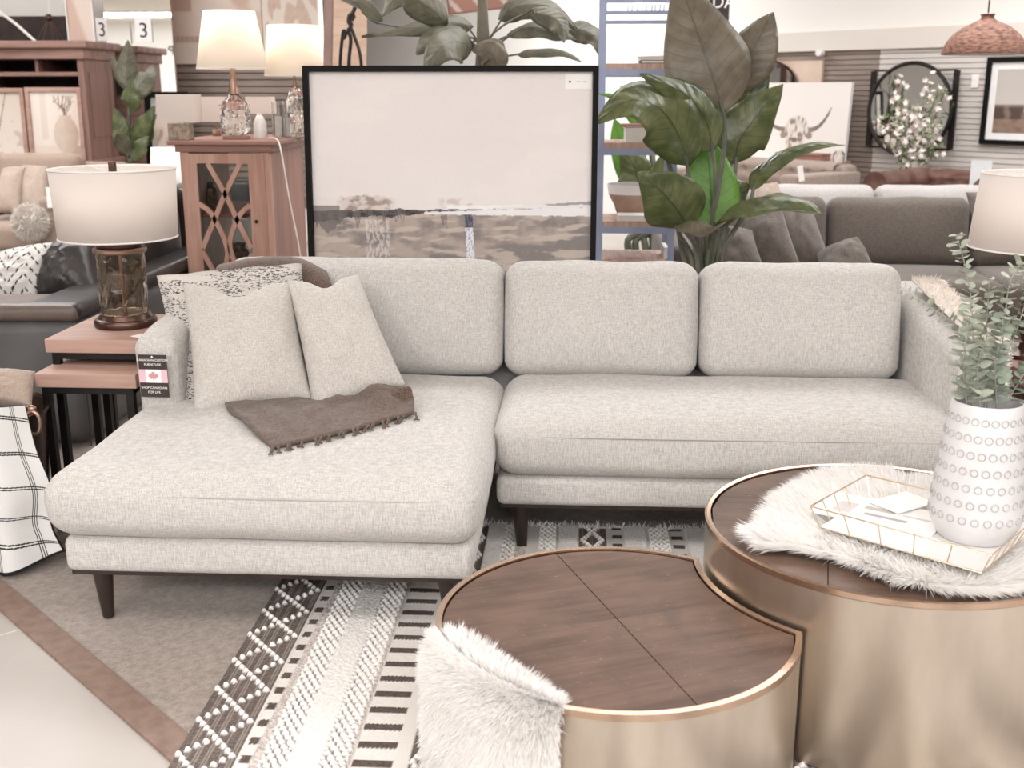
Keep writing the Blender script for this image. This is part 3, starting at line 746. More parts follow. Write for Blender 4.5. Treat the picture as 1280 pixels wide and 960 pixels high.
def fill(poly, n, ex=0):
    A = np.array(poly); lo, hi = A.min(0), A.max(0); out = []
    while len(out) < n:
        x, y = random.uniform(lo[0], hi[0]), random.uniform(lo[1], hi[1])
        if inpoly(x, y, poly): out.append((x, y))
    return out
pts = fill(plw, 30000)
edge = []
for i in range(len(plw)):
    a, b = plw[i], plw[(i+1) % len(plw)]; L_ = math.dist(a, b)
    for k in range(int(L_*7000)): u = random.random(); edge.append((a[0]+(b[0]-a[0])*u+random.gauss(0, .004), a[1]+(b[1]-a[1])*u+random.gauss(0, .004)))
allp = np.array(pts+edge); rel = allp-np.array([[cx0, cy0]]); nrm_ = np.linalg.norm(rel, axis=1)[:, None]; ed = np.concatenate([np.zeros(len(pts)), np.ones(len(edge))])
out = rel/np.maximum(nrm_, .02); ang_n = np.array([noise.noise(Vector((p[0]*16, p[1]*16, 1)))*1.5 for p in allp]); ca_, sa_ = np.cos(ang_n), np.sin(ang_n)
out = np.stack([out[:, 0]*ca_-out[:, 1]*sa_, out[:, 0]*sa_+out[:, 1]*ca_], -1)
dirs = np.concatenate([out*(.75+.35*ed[:, None]), (.55-.35*ed)[:, None]], 1)+rng.normal(size=(len(allp), 3))*.13
roots = np.concatenate([allp, np.full((len(allp), 1), zt+.006)], 1)
lens = rng.uniform(.028, .046, len(allp))*(1+.35*ed)
strands('fur', roots, dirs, lens, M_fur, parent=skin, loc=(cx0, cy0, zt), bw=.012, curl=.008, wd=.0008)

# sheepskin draped over the front of the low table
fa0 = math.atan2(*(reversed((G(560, 815, HS)-CS)[:2]))); fa1 = math.atan2(*(reversed((G(694, 889, HS)-CS)[:2])))
fa0 -= .10 if False else 0
if fa0 > 0: fa0 -= 2*math.pi
i0, i1 = G(572, 800, HS+.01)-CS, G(688, 884, HS+.01)-CS
def drape(u, s):
    """u along the table edge, s<0 on the top, s>0 hanging"""
    a = fa0-.13+(fa1-fa0+.13)*u
    if s <= 0:
        rimp = Vector((math.cos(a)*RS, math.sin(a)*RS, HS+.008)); ip = Vector((i0.x+(i1.x-i0.x)*u, i0.y+(i1.y-i0.y)*u, HS+.008))
        return CS+rimp.lerp(ip, -s), Vector((0, 0, 1))
    rr_ = RS+.014; dd_ = Vector((math.cos(a), math.sin(a), 0)); sw = .012*math.sin(u*9+s*9)*min(1, s/.10)
    return CS+dd_*(rr_-.010*max(0, 1-s/.03)+sw+ .02*s)+Vector((0, 0, HS+.004-s)), dd_
smx = .285
rows = [[tuple(drape(k/20, s)[0]) for k in range(21)] for s in (-1, -.6, -.25, 0, .02, .06, .10, .15, .2, .25, smx)]
so = Vector((CS.x-.2, CS.y-.3, HS))
skin2 = MB().grid(rows).obj('sheepskin_throw', M_furhide, loc=tuple(so), world=True, solid=.004)
tag(skin2, 'white sheepskin draped down over the edge of the low round table', 'sheepskin', 'white sheepskins on the round tables')
rt_, dr_, ln_ = [], [], []
for k in range(42000):
    u = random.random(); s = random.uniform(-1, .0) if random.random() < .28 else random.uniform(-.0, smx)
    if random.random() < .30: s = random.uniform(-.35, .07)
    if random.random() < .10: u = random.choice([0, 1])+random.gauss(0, .01)
    if random.random() < .06: s = -1
    p, nn = drape(u, s); tang = (drape(min(u+.02, 1.2), s)[0]-drape(u-.02, s)[0]).normalized(); side_ = (u-.5)*1.1
    if -.35 < s < .07: d = (CS*0+Vector((p.x-CS.x, p.y-CS.y, 0)).normalized())*.75+Vector((0, 0, .55-6*max(0, s)-.9*(s+.35)))+tang*side_*.6
    elif s <= 0: d = nn*.55+tang*(side_*.7)+Vector((i0.x+i1.x, i0.y+i1.y, 0)).normalized()*(-.15 if s > -.9 else .0)+ (Vector((-(i0.x+i1.x), -(i0.y+i1.y), 0)).normalized()*.8 if s < -.8 else Vector())
    else: d = nn*.6+Vector((0, 0, -.75))+tang*side_*.5
    d += Vector((random.gauss(0, .16), random.gauss(0, .16), random.gauss(0, .16)))
    rt_.append(tuple(p)); dr_.append(tuple(d)); ln_.append(random.uniform(.016, .028)*((1.35+.7*noise.noise(Vector((u*34, 0, 2)))) if s < -.75 else 1.25 if s < .07 else 1))
strands('fur', rt_, dr_, ln_, M_fur, parent=skin2, loc=tuple(so), bw=.006, curl=.005, wd=.0008)

# ------------------------------------------------------------------ wire tray, papers and vase
zt2 = HB+.034
q = [G(1013, 633, zt2+.045), G(1083, 594, zt2+.045), None, G(1240, 694, zt2+.045)]; q[2] = q[1]+q[3]-q[0]
c0 = (q[0]+q[2])/2; lo = [c0+(p-c0)*.90+Vector((0, 0, -.045)) for p in q]
tray = thing('wire_tray', 'pale gold wire tray with glass sides lying on the sheepskin', 'tray', (c0.x, c0.y, zt2))
mb = MB()
for A in (q, lo): mb.tube([tuple(p) for p in A], .0019, 6, closed=True)
for i in range(4):
    a, b, c, d = q[i], q[(i+1) % 4], lo[i], lo[(i+1) % 4]; n_ = 3 if (a-b).length < .25 else 5
    for k in range(n_): u = k/n_; mb.tube([tuple(a.lerp(b, u)), tuple(c.lerp(d, u))], .0014, 5)
mb.obj('wire_frame', M_gold, tray, world=True)
gb = MB(); vs_ = [tuple(p+Vector((0, 0, .0005))) for p in lo]+[tuple(p+Vector((0, 0, .0025))) for p in lo]
gb.add(vs_, [(3, 2, 1, 0), (4, 5, 6, 7), (0, 1, 5, 4), (1, 2, 6, 5), (2, 3, 7, 6), (3, 0, 4, 7)]).obj('tray_base', mat('tray_base_white', C(214, 208, 203), C(226, 221, 217), .4), tray, world=True, smooth=False)
pw_ = rotz(math.atan2((q[3]-q[0]).y, (q[3]-q[0]).x))
pc = G(1100, 642, zt2+.004)
def pamph(u, v):
    c = (240, 236, 232)
    if .12 < u < .30 and .25 < v < .7: c = (206, 200, 196)
    if .34 < u < .62 and .55 < v < .68: c = (186, 178, 172)
    if .38 < u < .75 and .30 < v < .42: c = (172, 164, 158)
    if .66 < u < .92 and .56 < v < .62: c = (204, 198, 192)
    return c
pt = thing('pamphlet', 'white printed pamphlet lying open inside the wire tray', 'paper', tuple(pc), math.atan2((q[3]-q[0]).y, (q[3]-q[0]).x)+.12)
o = picture('page', .25, .15, 50, 30, pamph, M_vc, pt); o.rotation_euler = (R(-90), 0, 0); o.location = (0, -.075, .0012)
MB().box(-.125, .125, -.075, .075, -.0012, .0004).obj('cover', M_paper, pt, smooth=False)
o = MB().box(-.06, .06, -.04, .04, -.001, .001, 0, rotz(.6)).obj('folded_leaflet', M_paper, loc=tuple(G(1128, 628, zt2+.0085)), smooth=False)
tag(o, 'small plain white leaflet on top of the pamphlet in the tray', 'paper')

vc = G(1216, 668, zt2+.003)
vz = lambda y_: P(1225, y_, vc.y).z
prof = [(.0, .004), (.062, .004), (.066, 0.0), (.072, .006), (.086, .035), (.0885, .050), (.0885, .062), (.0845, .11), (.0785, .17), (.073, .22), (.0675, .262), (.066, .276), (.0635, .280), (.0605, .276), (.062, .26), (.066, .2), (.07, .12), (.0, .11)]
vk = 1.0
vase = thing('ceramic_vase', 'white ceramic vase embossed with rows of small rings standing in the wire tray', 'vase', tuple(vc), R(10))
VB = MB().lathe(prof, 64); VB.obj('body', M_ceram, vase)
rg = MB()
def rad(z):
    for (r0_, za), (r1_, zb) in zip(prof[4:12], prof[5:12]):
        if za <= z <= zb: return r0_+(r1_-r0_)*(z-za)/(zb-za)
    return .088
for j in range(7):
    z = .056+j*.0325; r_ = rad(z)+.0005; nn = 24
    for k in range(nn):
        a = 2*math.pi*(k+.5*(j % 2))/nn; rr2 = .0070 if j != 6 else .0065
        M_ = rotz(a) @ T(r_, 0, z) @ Matrix.Rotation(R(90-4), 4, 'Y')
        rg.tube([M_ @ Vector((rr2*math.cos(b), rr2*math.sin(b), 0)) for b in [2*math.pi*i/14 for i in range(14)]], .0013, 5, closed=True)
rg.obj('embossed_rings', M_ring, vase)
# eucalyptus
def euc(path, label, r=.0017, ls=.0150, seed=0, dens=.0135, m=M_euc, start=.15):
    rd = random.Random(seed); sp = spline(path, 46); base = sp[0]
    t = thing('eucalyptus_branch', label, 'eucalyptus branch', tuple(base), 0, 'eucalyptus branches in the white vase')
    MB().tube(sp, [r*(1-.6*i/46) for i in range(47)], 5).obj('stem', M_eucst, t, world=True)
    lb = MB(); dist = 0; nxt = start*sum((sp[i+1]-sp[i]).length for i in range(46)); tot = sum((sp[i+1]-sp[i]).length for i in range(46)); k = 0
    for i in range(46):
        seg = (sp[i+1]-sp[i]).length
        while dist+seg >= nxt:
            p = sp[i].lerp(sp[i+1], (nxt-dist)/max(seg, 1e-6)); tg = (sp[i+1]-sp[i]).normalized(); fr = nxt/tot
            a0 = k*R(90)+rd.uniform(-.4, .4); o1 = tg.orthogonal().normalized(); o2 = tg.cross(o1)
            for s_ in ((0, math.pi) if p.z > vc.z+.283+.2*max(0, ls-.01) else ()):
                a = a0+s_; od = (o1*math.cos(a)+o2*math.sin(a)); R0 = ls*(1.05-.45*fr)*rd.uniform(.75, 1.15)
                ax = (od*1.0+tg*rd.uniform(.1, .6)).normalized(); nr = (tg-ax*tg.dot(ax)).normalized(); sd_ = ax.cross(nr)
                nr = (nr+Vector((rd.uniform(-.5, .5), rd.uniform(-.5, .5), rd.uniform(-.4, .4)))).normalized(); nr = (nr-ax*nr.dot(ax)).normalized(); sd_ = ax.cross(nr)
                c = p+ax*(R0+.002); vs = [tuple(c-nr*.002)]; m_ = 10
                for q_ in range(m_):
                    b = 2*math.pi*q_/m_; ee = 1.0+.12*math.cos(b)
                    vs.append(tuple(c+ax*math.cos(b)*R0*ee+sd_*math.sin(b)*R0*.95+nr*.0012*math.sin(2*b)))
                lb.add(vs, [(0, 1+q_, 1+(q_+1) % m_) for q_ in range(m_)])
            nxt += dens*(1-.35*fr); k += 1
        dist += seg
    lb.obj('leaves', m, t, world=True, ang=80)
vm = vc+Vector((0, 0, .20)); yv = vc.y
def VP(px, py, dy=0): return P(px, py, yv+dy)
root_ = lambda dx, dy: vc+Vector((dx, dy, .16))
euc([root_(-.02, 0), VP(1214, 500), VP(1216, 400, .01), VP(1208, 340, .02), VP(1195, 292, .02)], 'tallest upright eucalyptus branch with a bare tip', seed=1, dens=.0135, ls=.0150)
euc([root_(-.03, .03), VP(1212, 480, .05), VP(1198, 415, .1), VP(1165, 385, .14), VP(1126, 359, .17)], 'eucalyptus branch arching out low over the arm of the sectional', seed=2, ls=.0130, dens=.019, start=.4)
euc([root_(.0, .01), VP(1232, 480, .02), VP(1233, 410, .02), VP(1237, 348, .03)], 'eucalyptus branch rising straight up from the middle of the vase', seed=3)
euc([root_(.02, 0), VP(1248, 480, .0), VP(1256, 400, .01), VP(1262, 355, .02), VP(1278, 326, .03)], 'eucalyptus branch reaching up towards the drum lampshade', seed=4)
euc([root_(.03, -.01), VP(1252, 520, -.02), VP(1272, 480, -.02), VP(1296, 440, -.01), VP(1300, 400, 0)], 'eucalyptus branch leaning out over the hairpin table legs', seed=5, m=M_euc2)
euc([root_(-.03, -.02), VP(1208, 500, -.03), VP(1204, 450, -.04), VP(1212, 400, -.03), VP(1214, 372, -.03)], 'short bushy eucalyptus branch in front of the tallest one', seed=6, ls=.0175, dens=.013)
euc([root_(.01, -.03), VP(1226, 510, -.045), VP(1222, 460, -.05), VP(1232, 425, -.05)], 'short broad leaved eucalyptus sprig at the front of the vase', seed=7, ls=.018, dens=.012)
euc([root_(.03, -.02), VP(1246, 505, -.03), VP(1244, 455, -.04), VP(1252, 420, -.04), VP(1254, 392, -.03)], 'dark bushy eucalyptus branch beside the middle one', seed=8, ls=.017, dens=.013, m=M_euc2)
euc([root_(.0, .03), VP(1236, 500, .05), VP(1268, 420, .06), VP(1290, 352, .07)], 'thin eucalyptus branch slanting behind the others', seed=9, ls=.012, dens=.014, m=M_euc2)
# ------------------------------------------------------------------ cushions and the knitted throw on the chaise
zc = .432
def pillow(name, label, corners, th, m, cat='pillow', group=None, seed=0, chop=.0, pinch=.07, wr=.006, n=26, pw=.5):
    c = sum(corners, Vector())/4; mb = pillow_mesh(corners, th, pinch, chop, n, seed, wr, pw)
    o = weld(mb.obj(name, m, loc=tuple(c), world=True)); return tag(o, label, cat, group)
# speckled pillow behind
M_speck = bpy.data.materials.new('speckled_boucle'); t_, p_, N_, L_ = nt(M_speck)
a = noi(t_, 1, (95, 95, 340), 3); b = noi(t_, 1, (6, 6, 50), 2); f_ = mth(t_, 'MULTIPLY', mth(t_, 'GREATER_THAN', a, .545), mth(t_, 'GREATER_THAN', b, .45))
L_.new(mixc(t_, f_, C(200, 194, 187), C(84, 78, 76)), p_.inputs['Base Color']); p_.inputs['Roughness'].default_value = .95
bump(t_, p_, mth(t_, 'ADD', a, noi(t_, 160)), .9, .006)
A = [P(236, 512, 3.08), P(392, 500, 3.16), P(376, 330, 3.40), P(197, 346, 3.34)]
pa = pillow('throw_pillow', 'cream and black speckled pillow behind the plain linen ones', A, .13, M_speck, seed=3, chop=.03, pinch=.05, wr=.010)
eg = MB()   # ruffled flange of that pillow
bl, br, tr, tl = A; pts = []
for e0, e1 in ((bl, tl), (tl, tr), (tr, br)):
    for k in range(22): pts.append(e0.lerp(e1, k/22))
cA = sum(A, Vector())/4; nA = (br-bl).cross(tl-bl).normalized(); rows = [[], []]
for i, p in enumerate(pts):
    inw = (cA-p).normalized(); rows[0].append(tuple(p+inw*.035)); rows[1].append(tuple(p-inw*(.002+.002*noise.noise(Vector((i*.4, 0, 0))))+nA*.003*math.sin(i*.9)))
eg.grid(rows).obj('flange', M_speck, pa, world=True, solid=.006)
B = [P(242, 522, 3.00), P(392, 500, 3.07), P(366, 352, 3.30), P(228, 354, 3.26)]
pillow('throw_pillow', 'large plain linen pillow in front of the speckled one', B, .17, M_pill, seed=11, chop=.26, pinch=.06, wr=.009)
Cc = [P(392, 518, 3.03), P(508, 482, 3.12), P(448, 343, 3.36), P(358, 350, 3.29)]
pillow('throw_pillow', 'plain linen pillow leaning over the brown fringed throw', Cc, .155, M_pill, seed=23, chop=.18, pinch=.05, wr=.009)
# brown throw: up from the chaise, behind the pillows, over the back cushion
K = lambda px, py, z: G(px, py, z)
rows = []
ctl = [([K(341, 562, zc), K(400, 549, zc), K(455, 536, zc), K(518, 518, zc+.005)]),
       ([K(318, 545, zc), K(385, 530, zc+.004), K(450, 514, zc+.004), K(517, 500, zc+.022)]),
       ([K(300, 528, zc), K(380, 512, zc+.006), K(445, 497, zc+.012), K(508, 486, zc+.050)]),
       ([K(286, 516, zc), K(370, 503, zc+.004), K(430, 493, zc+.006), K(478, 486, zc+.030)]),
       ([K(280, 500, zc), K(360, 495, zc+.002), K(410, 490, zc+.004), K(455, 482, zc+.006)]),
       ([P(285, 490, 3.28), P(330, 488, 3.28), P(390, 486, 3.28), P(430, 484, 3.28)]),
       ([P(285, 440, 3.385), P(330, 440, 3.375), P(390, 440, 3.375), P(425, 440, 3.385)]),
       ([P(283, 400, 3.405), P(330, 400, 3.395), P(390, 400, 3.395), P(420, 400, 3.405)]),
       ([P(276, 360, 3.44), P(325, 360, 3.43), P(385, 360, 3.405), P(418, 366, 3.400)]),
       ([P(272, 338, 3.50), P(320, 329, 3.485), P(372, 328, 3.485), P(410, 344, 3.47)]),
       ([P(280, 332, 3.60), P(318, 325, 3.60), P(362, 324, 3.60), P(402, 330, 3.60)]),
       ([P(290, 342, 3.72), P(320, 340, 3.72), P(360, 340, 3.72), P(392, 342, 3.72)])]
across = [spline(r_, 30) for r_ in ctl]
cols = [spline([across[i][j] for i in range(len(across))], 66) for j in range(31)]
rows = []
for i in range(67):
    row = []
    for j in range(31):
        p = cols[j][i].copy(); q_ = min(1, i/6)
        fold = .010*math.sin(j*.55+i*.16)*math.exp(-((i-9)/12)**2)*q_ + .009*noise.noise(Vector((j*.22, i*.3, 4)))*q_ + .003*noise.noise(Vector((j*.7, i*.8, 9)))
        if i < 30: p.z += .022*math.exp(-((j-24)/3)**2)*math.exp(-((i-9)/6)**2)-.010*math.exp(-((j-28)/1.6)**2)*math.exp(-((i-9)/5)**2)
        if i < 30: p.z = max(p.z+abs(fold)+.003, zc+.001)
        else: p.y -= .010+abs(fold); p.z += .004
        row.append(tuple(p))
    rows.append(row)
ko = Vector(rows[10][15])
kn = MB().grid(rows).obj('knitted_throw', M_knit, loc=tuple(ko), world=True, solid=.006)
tag(kn, 'brown knitted throw with knotted fringe running from the chaise up over the backrest', 'throw blanket')
fb = MB(); rd = random.Random(5)
for k in range(21):
    j = k/20*30; p = Vector(rows[0][int(j)]); 
    if p.y < 0: continue
    d = Vector((rd.uniform(-.012, .012), -.026-rd.uniform(0, .008), 0)); tip = p+d; tip.z = zc+.001
    mid_ = (p+tip)/2+Vector((rd.uniform(-.004, .004), 0, .006))
    fb.tube(spline([p, mid_, tip], 6), [.0035, .0036, .0060, .0036, .0032, .0042, .0030], 6)
    for s_ in (-1, 1): fb.tube([tip, tip+Vector((s_*.006+rd.uniform(-.004, .004), -.008, 0))], .0022, 5)
fb.obj('fringe', M_knit, kn, world=True)

# ------------------------------------------------------------------ nesting tables and the glass lamp on the left
def nest(name, label, x0, x1, y0, y1, zt_, th, legs_y, group, mt=M_oak, inner=.015):
    t = thing(name, label, 'side table', ((x0+x1)/2, (y0+y1)/2, 0), 0, group); w, d = (x1-x0)/2, (y1-y0)/2
    MB().box(-w, w, -d, d, zt_-th, zt_, b=.003).obj('tabletop', mt, t)
    a = .011; fr = MB()
    for y in (-d+.02, d-.02): fr.box(-w+inner, w-inner, y-a, y+a, zt_-th-.02, zt_-th)
    for x in (-w+inner+a, w-inner-a): fr.box(x-a, x+a, -d+.02, d-.02, zt_-th-.02, zt_-th); MB().box(x-a, x+a, -d+.02, d-.02, .007, .027).obj('floor_rail', M_black, t, smooth=False)
    fr.obj('frame', M_black, t, smooth=False)
    for x in (-w+inner+a, w-inner-a):
        for y in (-d+.02, d-.02): MB().box(x-a, x+a, y-a, y+a, .007, zt_-th-.02).obj('leg', M_black, t, smooth=False)
    return t
pf = G(55, 424, .58); pb = G(104, 401, .58)
nest('nesting_table', 'taller black framed wood side table holding the glass lamp', pf.x, -1.262, pf.y, pf.y+.40, .58, .042, 0, 'nesting side tables by the chaise')
pl = G(42, 467, .50)
t2 = nest('nesting_table', 'lower black framed wood side table slid halfway under the taller one', pl.x, -1.268, pl.y, pl.y+.36, .50, .042, 0, 'nesting side tables by the chaise')
w2 = (-1.268-pl.x)/2
MB().box(w2*-.55-.011, w2*-.55+.011, .14, .162, .007, .44).obj('leg', M_black, t2, smooth=False)
# lamp
lb_ = G(158, 406, .58); L0 = Vector((lb_.x, lb_.y, .58))
def zat(px, py): return P(px, py, L0.y).z-.58
lamp = thing('table_lamp', 'smoked glass cylinder lamp with white drum shade on the taller nesting table', 'lamp', tuple(L0))
MB().lathe([(0, 0), (.094, 0), (.096, .004), (.096, .018), (.092, .024), (.084, .026), (.080, .034), (.076, .040), (0, .040)], 48).obj('base', M_bronze, lamp)
H1 = zat(150, 311)
gp = [(.071, .041)]+[(.0715+.0012*math.sin(k*1.7), .041+(H1-.045)*k/14) for k in range(1, 14)]+[(.074, H1-.004)]
GB = MB(); n1, n2 = 72, 40; rows = []
for j in range(n2+1):
    z = .041+(H1-.045)*j/n2; row = []
    for i in range(n1):
        a = 2*math.pi*i/n1; dim = noise.noise(Vector((math.cos(a)*3.4, math.sin(a)*3.4, z*34))); r_ = .072-.0045*max(0, dim)*2
        row.append((r_*math.cos(a), r_*math.sin(a), z))
    rows.append(row)
GB.grid(rows, closed=True).obj('glass_body', M_amber, lamp, solid=.0025)
MB().lathe([(.078, H1-.010), (.081, H1-.006), (.081, H1+.002), (.077, H1+.006), (.0, H1+.006)], 48).obj('collar', M_copper, lamp)
MB().lathe([(.068, H1+.006), (.070, H1+.010), (.070, H1+.018), (.078, H1+.022), (.081, H1+.026), (.080, H1+.031), (.0, H1+.031)], 48).obj('lid', M_bronze, lamp)
MB().lathe([(.0795, H1+.0305), (.076, H1+.034), (.062, H1+.0345), (.040, H1+.031), (.0, H1+.031)], 48).obj('lid_plate', M_copper, lamp)
MB().cyl(.006, .041, H1, 10).obj('inner_rod', M_copper, lamp)
zb_, zt_ = zat(147, 297), zat(139, 210)
MB().lathe([(.009, H1+.030), (.009, H1+.05), (.005, H1+.055), (.005, zt_-.012)], 12).obj('neck', M_bronze, lamp)
MB().lathe([(.176, zb_), (.186, zt_)], 72, cap=False).obj('lamp_shade', M_shade, lamp, solid=.002)
sf = MB(); sf.tube([(.177*math.cos(2*math.pi*k/72), .177*math.sin(2*math.pi*k/72), zb_+.002) for k in range(72)], .0032, 6, closed=True); sf.obj('shade_ring', M_trimw, lamp); sf = MB()
sf.tube([(.1865*math.cos(2*math.pi*k/72), .1865*math.sin(2*math.pi*k/72), zt_-.002) for k in range(72)], .0032, 6, closed=True)
for k in range(3): a = 2*math.pi*k/3+.3; sf.tube([(0, 0, zt_-.012), (.185*math.cos(a), .185*math.sin(a), zt_-.004)], .0018, 5)
sf.obj('shade_ring', M_trimw, lamp)
MB().box(-.011, .011, -.007, .007, zt_-.03, zt_+.020, b=.002).obj('finial', M_bronze, lamp)
def bulb(loc, w, r=.03, par=None):
    L_ = bpy.data.lights.new('bulb', 'POINT'); L_.energy = w; L_.shadow_soft_size = r; L_.color = (1, .94, .86)
    o = bpy.data.objects.new('bulb', L_); COL.objects.link(o); o.location = tuple(loc); return o
bulb(L0+Vector((0, 0, (zb_+zt_)/2)), 3.4)
o = MB().box(-.045, .045, -.022, .022, 0, .0012, 0, rotz(R(-28))).obj('price_tag', M_paper, loc=tuple(G(183, 421, .58)), smooth=False)
tag(o, 'small blank white tag lying beside the dark lamp base', 'tag')

# ------------------------------------------------------------------ basket with pillow and checked throw at the left edge
bk = Vector((-1.76, 3.02, 0)); rb_ = .235
bas = thing('storage_basket', 'dark round basket with bronze ring handle under the checked throw', 'basket', tuple(bk+Vector((0, 0, .006))))
MB().lathe([(0, 0), (.190, 0), (.20, .01), (.215, .20), (rb_-.006, .38), (rb_, .39), (rb_, .40), (rb_-.008, .405), (rb_-.016, .39), (.19, .03), (0, .02)], 48).obj('body', M_bronze, bas)
hp = P(42, 528, 2.93); ha = math.atan2(hp.y-bk.y, hp.x-bk.x); hh_ = MB(); Rr = .034
hh_.tube([(Rr*.62*math.cos(b), -.004, Rr*math.sin(b)) for b in [2*math.pi*i/24 for i in range(24)]], .0052, 8, closed=True)
hh_.sphere((0, 0, Rr+.006), .013, sc=(1, .8, .8)); hh_.bar((0, 0, Rr+.006), (-.03, .01, Rr+.006), .008)
hh_.obj('ring_handle', M_copper, bas, world=False).location = tuple(hp-bk-Vector((0, 0, .006)))
bc = [P(-70, 502, 3.02), P(40, 508, 3.00), P(44, 464, 3.10), P(-70, 462, 3.10)]
pillow('throw_pillow', 'beige linen pillow stuffed in the basket under the checked throw', bc, .12, M_tancush, seed=31, pinch=.03)
# checked throw
rgt = [P(32, 507, 2.93), P(46, 560, 2.90), P(66, 612, 2.87), P(66, 655, 2.85), P(82, 688, 2.82)]
lft = [P(-62, 500, 2.90), P(-70, 560, 2.86), P(-76, 612, 2.83), P(-80, 655, 2.80), P(-80, 690, 2.78)]
lft = spline(lft, 360); rgt = spline(rgt, 360)
def quad(u, v):
    a = lft[round(v*360)]; b = rgt[round(v*360)]
    p = a.lerp(b, u); p.z = max(p.z, .016)
    p.y -= .05*math.sin(math.pi*u)*(1-.3*v); p.y += .018*math.sin(u*15+1)*v
    if v > .85: p.z = max(.018, p.z-.05*math.sin(u*math.pi)*(v-.85)/.15*1.0); p.y -= .02*math.sin(u*math.pi)*(v-.85)/.15
    return p
nu, nv = 330, 360; rows = [[tuple(quad(i/nu, j/nv)) for i in range(nu+1)] for j in range(nv+1)]
# folded lower left corner hangs as a second, diagonal layer
to = Vector((-1.75, 2.9, .25)); TB = MB().grid(rows); thr = TB.obj('checked_throw', vcol('checked_cotton', .9, .4, 500), loc=tuple(to), world=True, solid=.005)
ca = thr.data.color_attributes.new('Col', 'FLOAT_COLOR', 'POINT'); buf = []
for j in range(nv+1):
    for i in range(nu+1):
        u, v = i/nu, j/nv; p = rows[j][i]; s_ = u*.52; q_ = v*.62
        c = (206, 204, 200); k = False
        fu = (s_+.03+.20*q_*0) % .145; fv = (q_+.055*math.sin(u*2.2)-.02-.30*s_*.3) % .128
        for off in (0, .009):
            if abs(fv-.03-off) < .0024: k = True
        for off in (0, .008, .016):
            if abs(fu-.03-off) < .0016: k = True
        if k: c = (52, 48, 47)
        if v > .985 or u > .988: c = (30, 30, 30)
        buf += [lin(c[0]), lin(c[1]), lin(c[2]), 1]
ca.data.foreach_set('color', buf)
tag(thr, 'white cotton throw with thin black checks hanging to the floor', 'throw blanket')

# ------------------------------------------------------------------ lamp and hairpin table at the right edge
def hairpin(t, x, y, z, lean):
    MB().tube(spline([(x-.03, y, z), (x-.012+lean, y, .06), (x+lean, y, .010), (x+.012+lean, y, .06), (x+.03, y, z)], 26), .0045, 6).obj('leg', M_black, t)
E_ = P(1268, 608, 2.90)
tb_ = thing('hairpin_table', 'rustic two tier wood side table on black hairpin legs beside the sectional', 'side table', (1.46, 3.2, 0))
MB().box(-.24, .24, -.24, .24, .52, .56, b=.004).obj('tabletop', M_redx, tb_)
MB().box(-.235, .20, -.23, .20, .42, .455, b=.004).obj('shelf', M_redx, tb_)
for (x, y, l) in ((-.205, -.20, .0), (.2, -.2, .03), (-.205, .2, -.02), (.2, .2, .03)): hairpin(tb_, x, y, .53, l)
lc = P(1297, 310, 3.22); Lr0 = Vector((lc.x, 3.22, .56)); zr = lambda px, py: P(px, py, 3.22).z-.56
la = thing('table_lamp', 'table lamp with smooth cream drum shade above the eucalyptus', 'lamp', tuple(Lr0))
z1_, z2_ = zr(1290, 310), zr(1290, 216)
MB().lathe([(0, 0), (.07, 0), (.07, .012), (.02, .02), (.016, .05), (.03, .09), (.028, .15), (.010, .19), (.008, z1_+.02), (.004, z2_-.01), (0, z2_-.01)], 32).obj('base', M_bronze, la)
MB().lathe([(.184, z1_), (.166, z2_)], 72, cap=False).obj('lamp_shade', M_shade, la, solid=.002)
for r_, z in ((.185, z1_+.002), (.1665, z2_-.002)):
    sf = MB(); sf.tube([(r_*math.cos(2*math.pi*k/72), r_*math.sin(2*math.pi*k/72), z) for k in range(72)], .0028, 6, closed=True)
    if z < z2_-.01: sf.obj('shade_ring', M_trimw, la)
for k in range(3): a = 2*math.pi*k/3; sf.tube([(0, 0, z2_-.012), (.165*math.cos(a), .165*math.sin(a), z2_-.004)], .0018, 5)
sf.obj('shade_ring', M_trimw, la)
bulb(Lr0+Vector((0, 0, (z1_+z2_)/2)), 3.4)
# cream fleece over the outside of the right arm
fl = thing('fleece_throw', 'cream fleece throw hanging over the outer end of the right arm', 'throw blanket', (1.17, 3.2, .6))
o = []
def fq(u, v):   # u along y, v over the arm
    y = 3.02+.62*u; h = .628+.070*u
    if v < .25: return Vector((1.085+.085*v/.25, y, h+.012))
    return Vector((1.178+.010*math.sin(u*14), y, h+.010-(v-.25)/.75*(.24+.06*math.sin(u*6))))
MB().grid([[tuple(fq(i/24, j/12)) for i in range(25)] for j in range(13)]).obj('fleece', M_fleece, fl, world=True, solid=.006)
rt_, dr_, ln_ = [], [], []
for k in range(5000):
    u, v = random.random(), random.random(); p = fq(u, v); n_ = Vector((.3, 0, 1)) if v < .25 else Vector((1, 0, -.2))
    rt_.append(tuple(p+Vector((0, 0, .003)))); dr_.append(tuple(n_+Vector((random.gauss(0, .4), random.gauss(0, .4), random.gauss(0, .3))))); ln_.append(random.uniform(.010, .020))
strands('pile', rt_, dr_, ln_, M_fleece, parent=fl, loc=(1.17, 3.2, .6), bw=.004, curl=.003, wd=.0012)
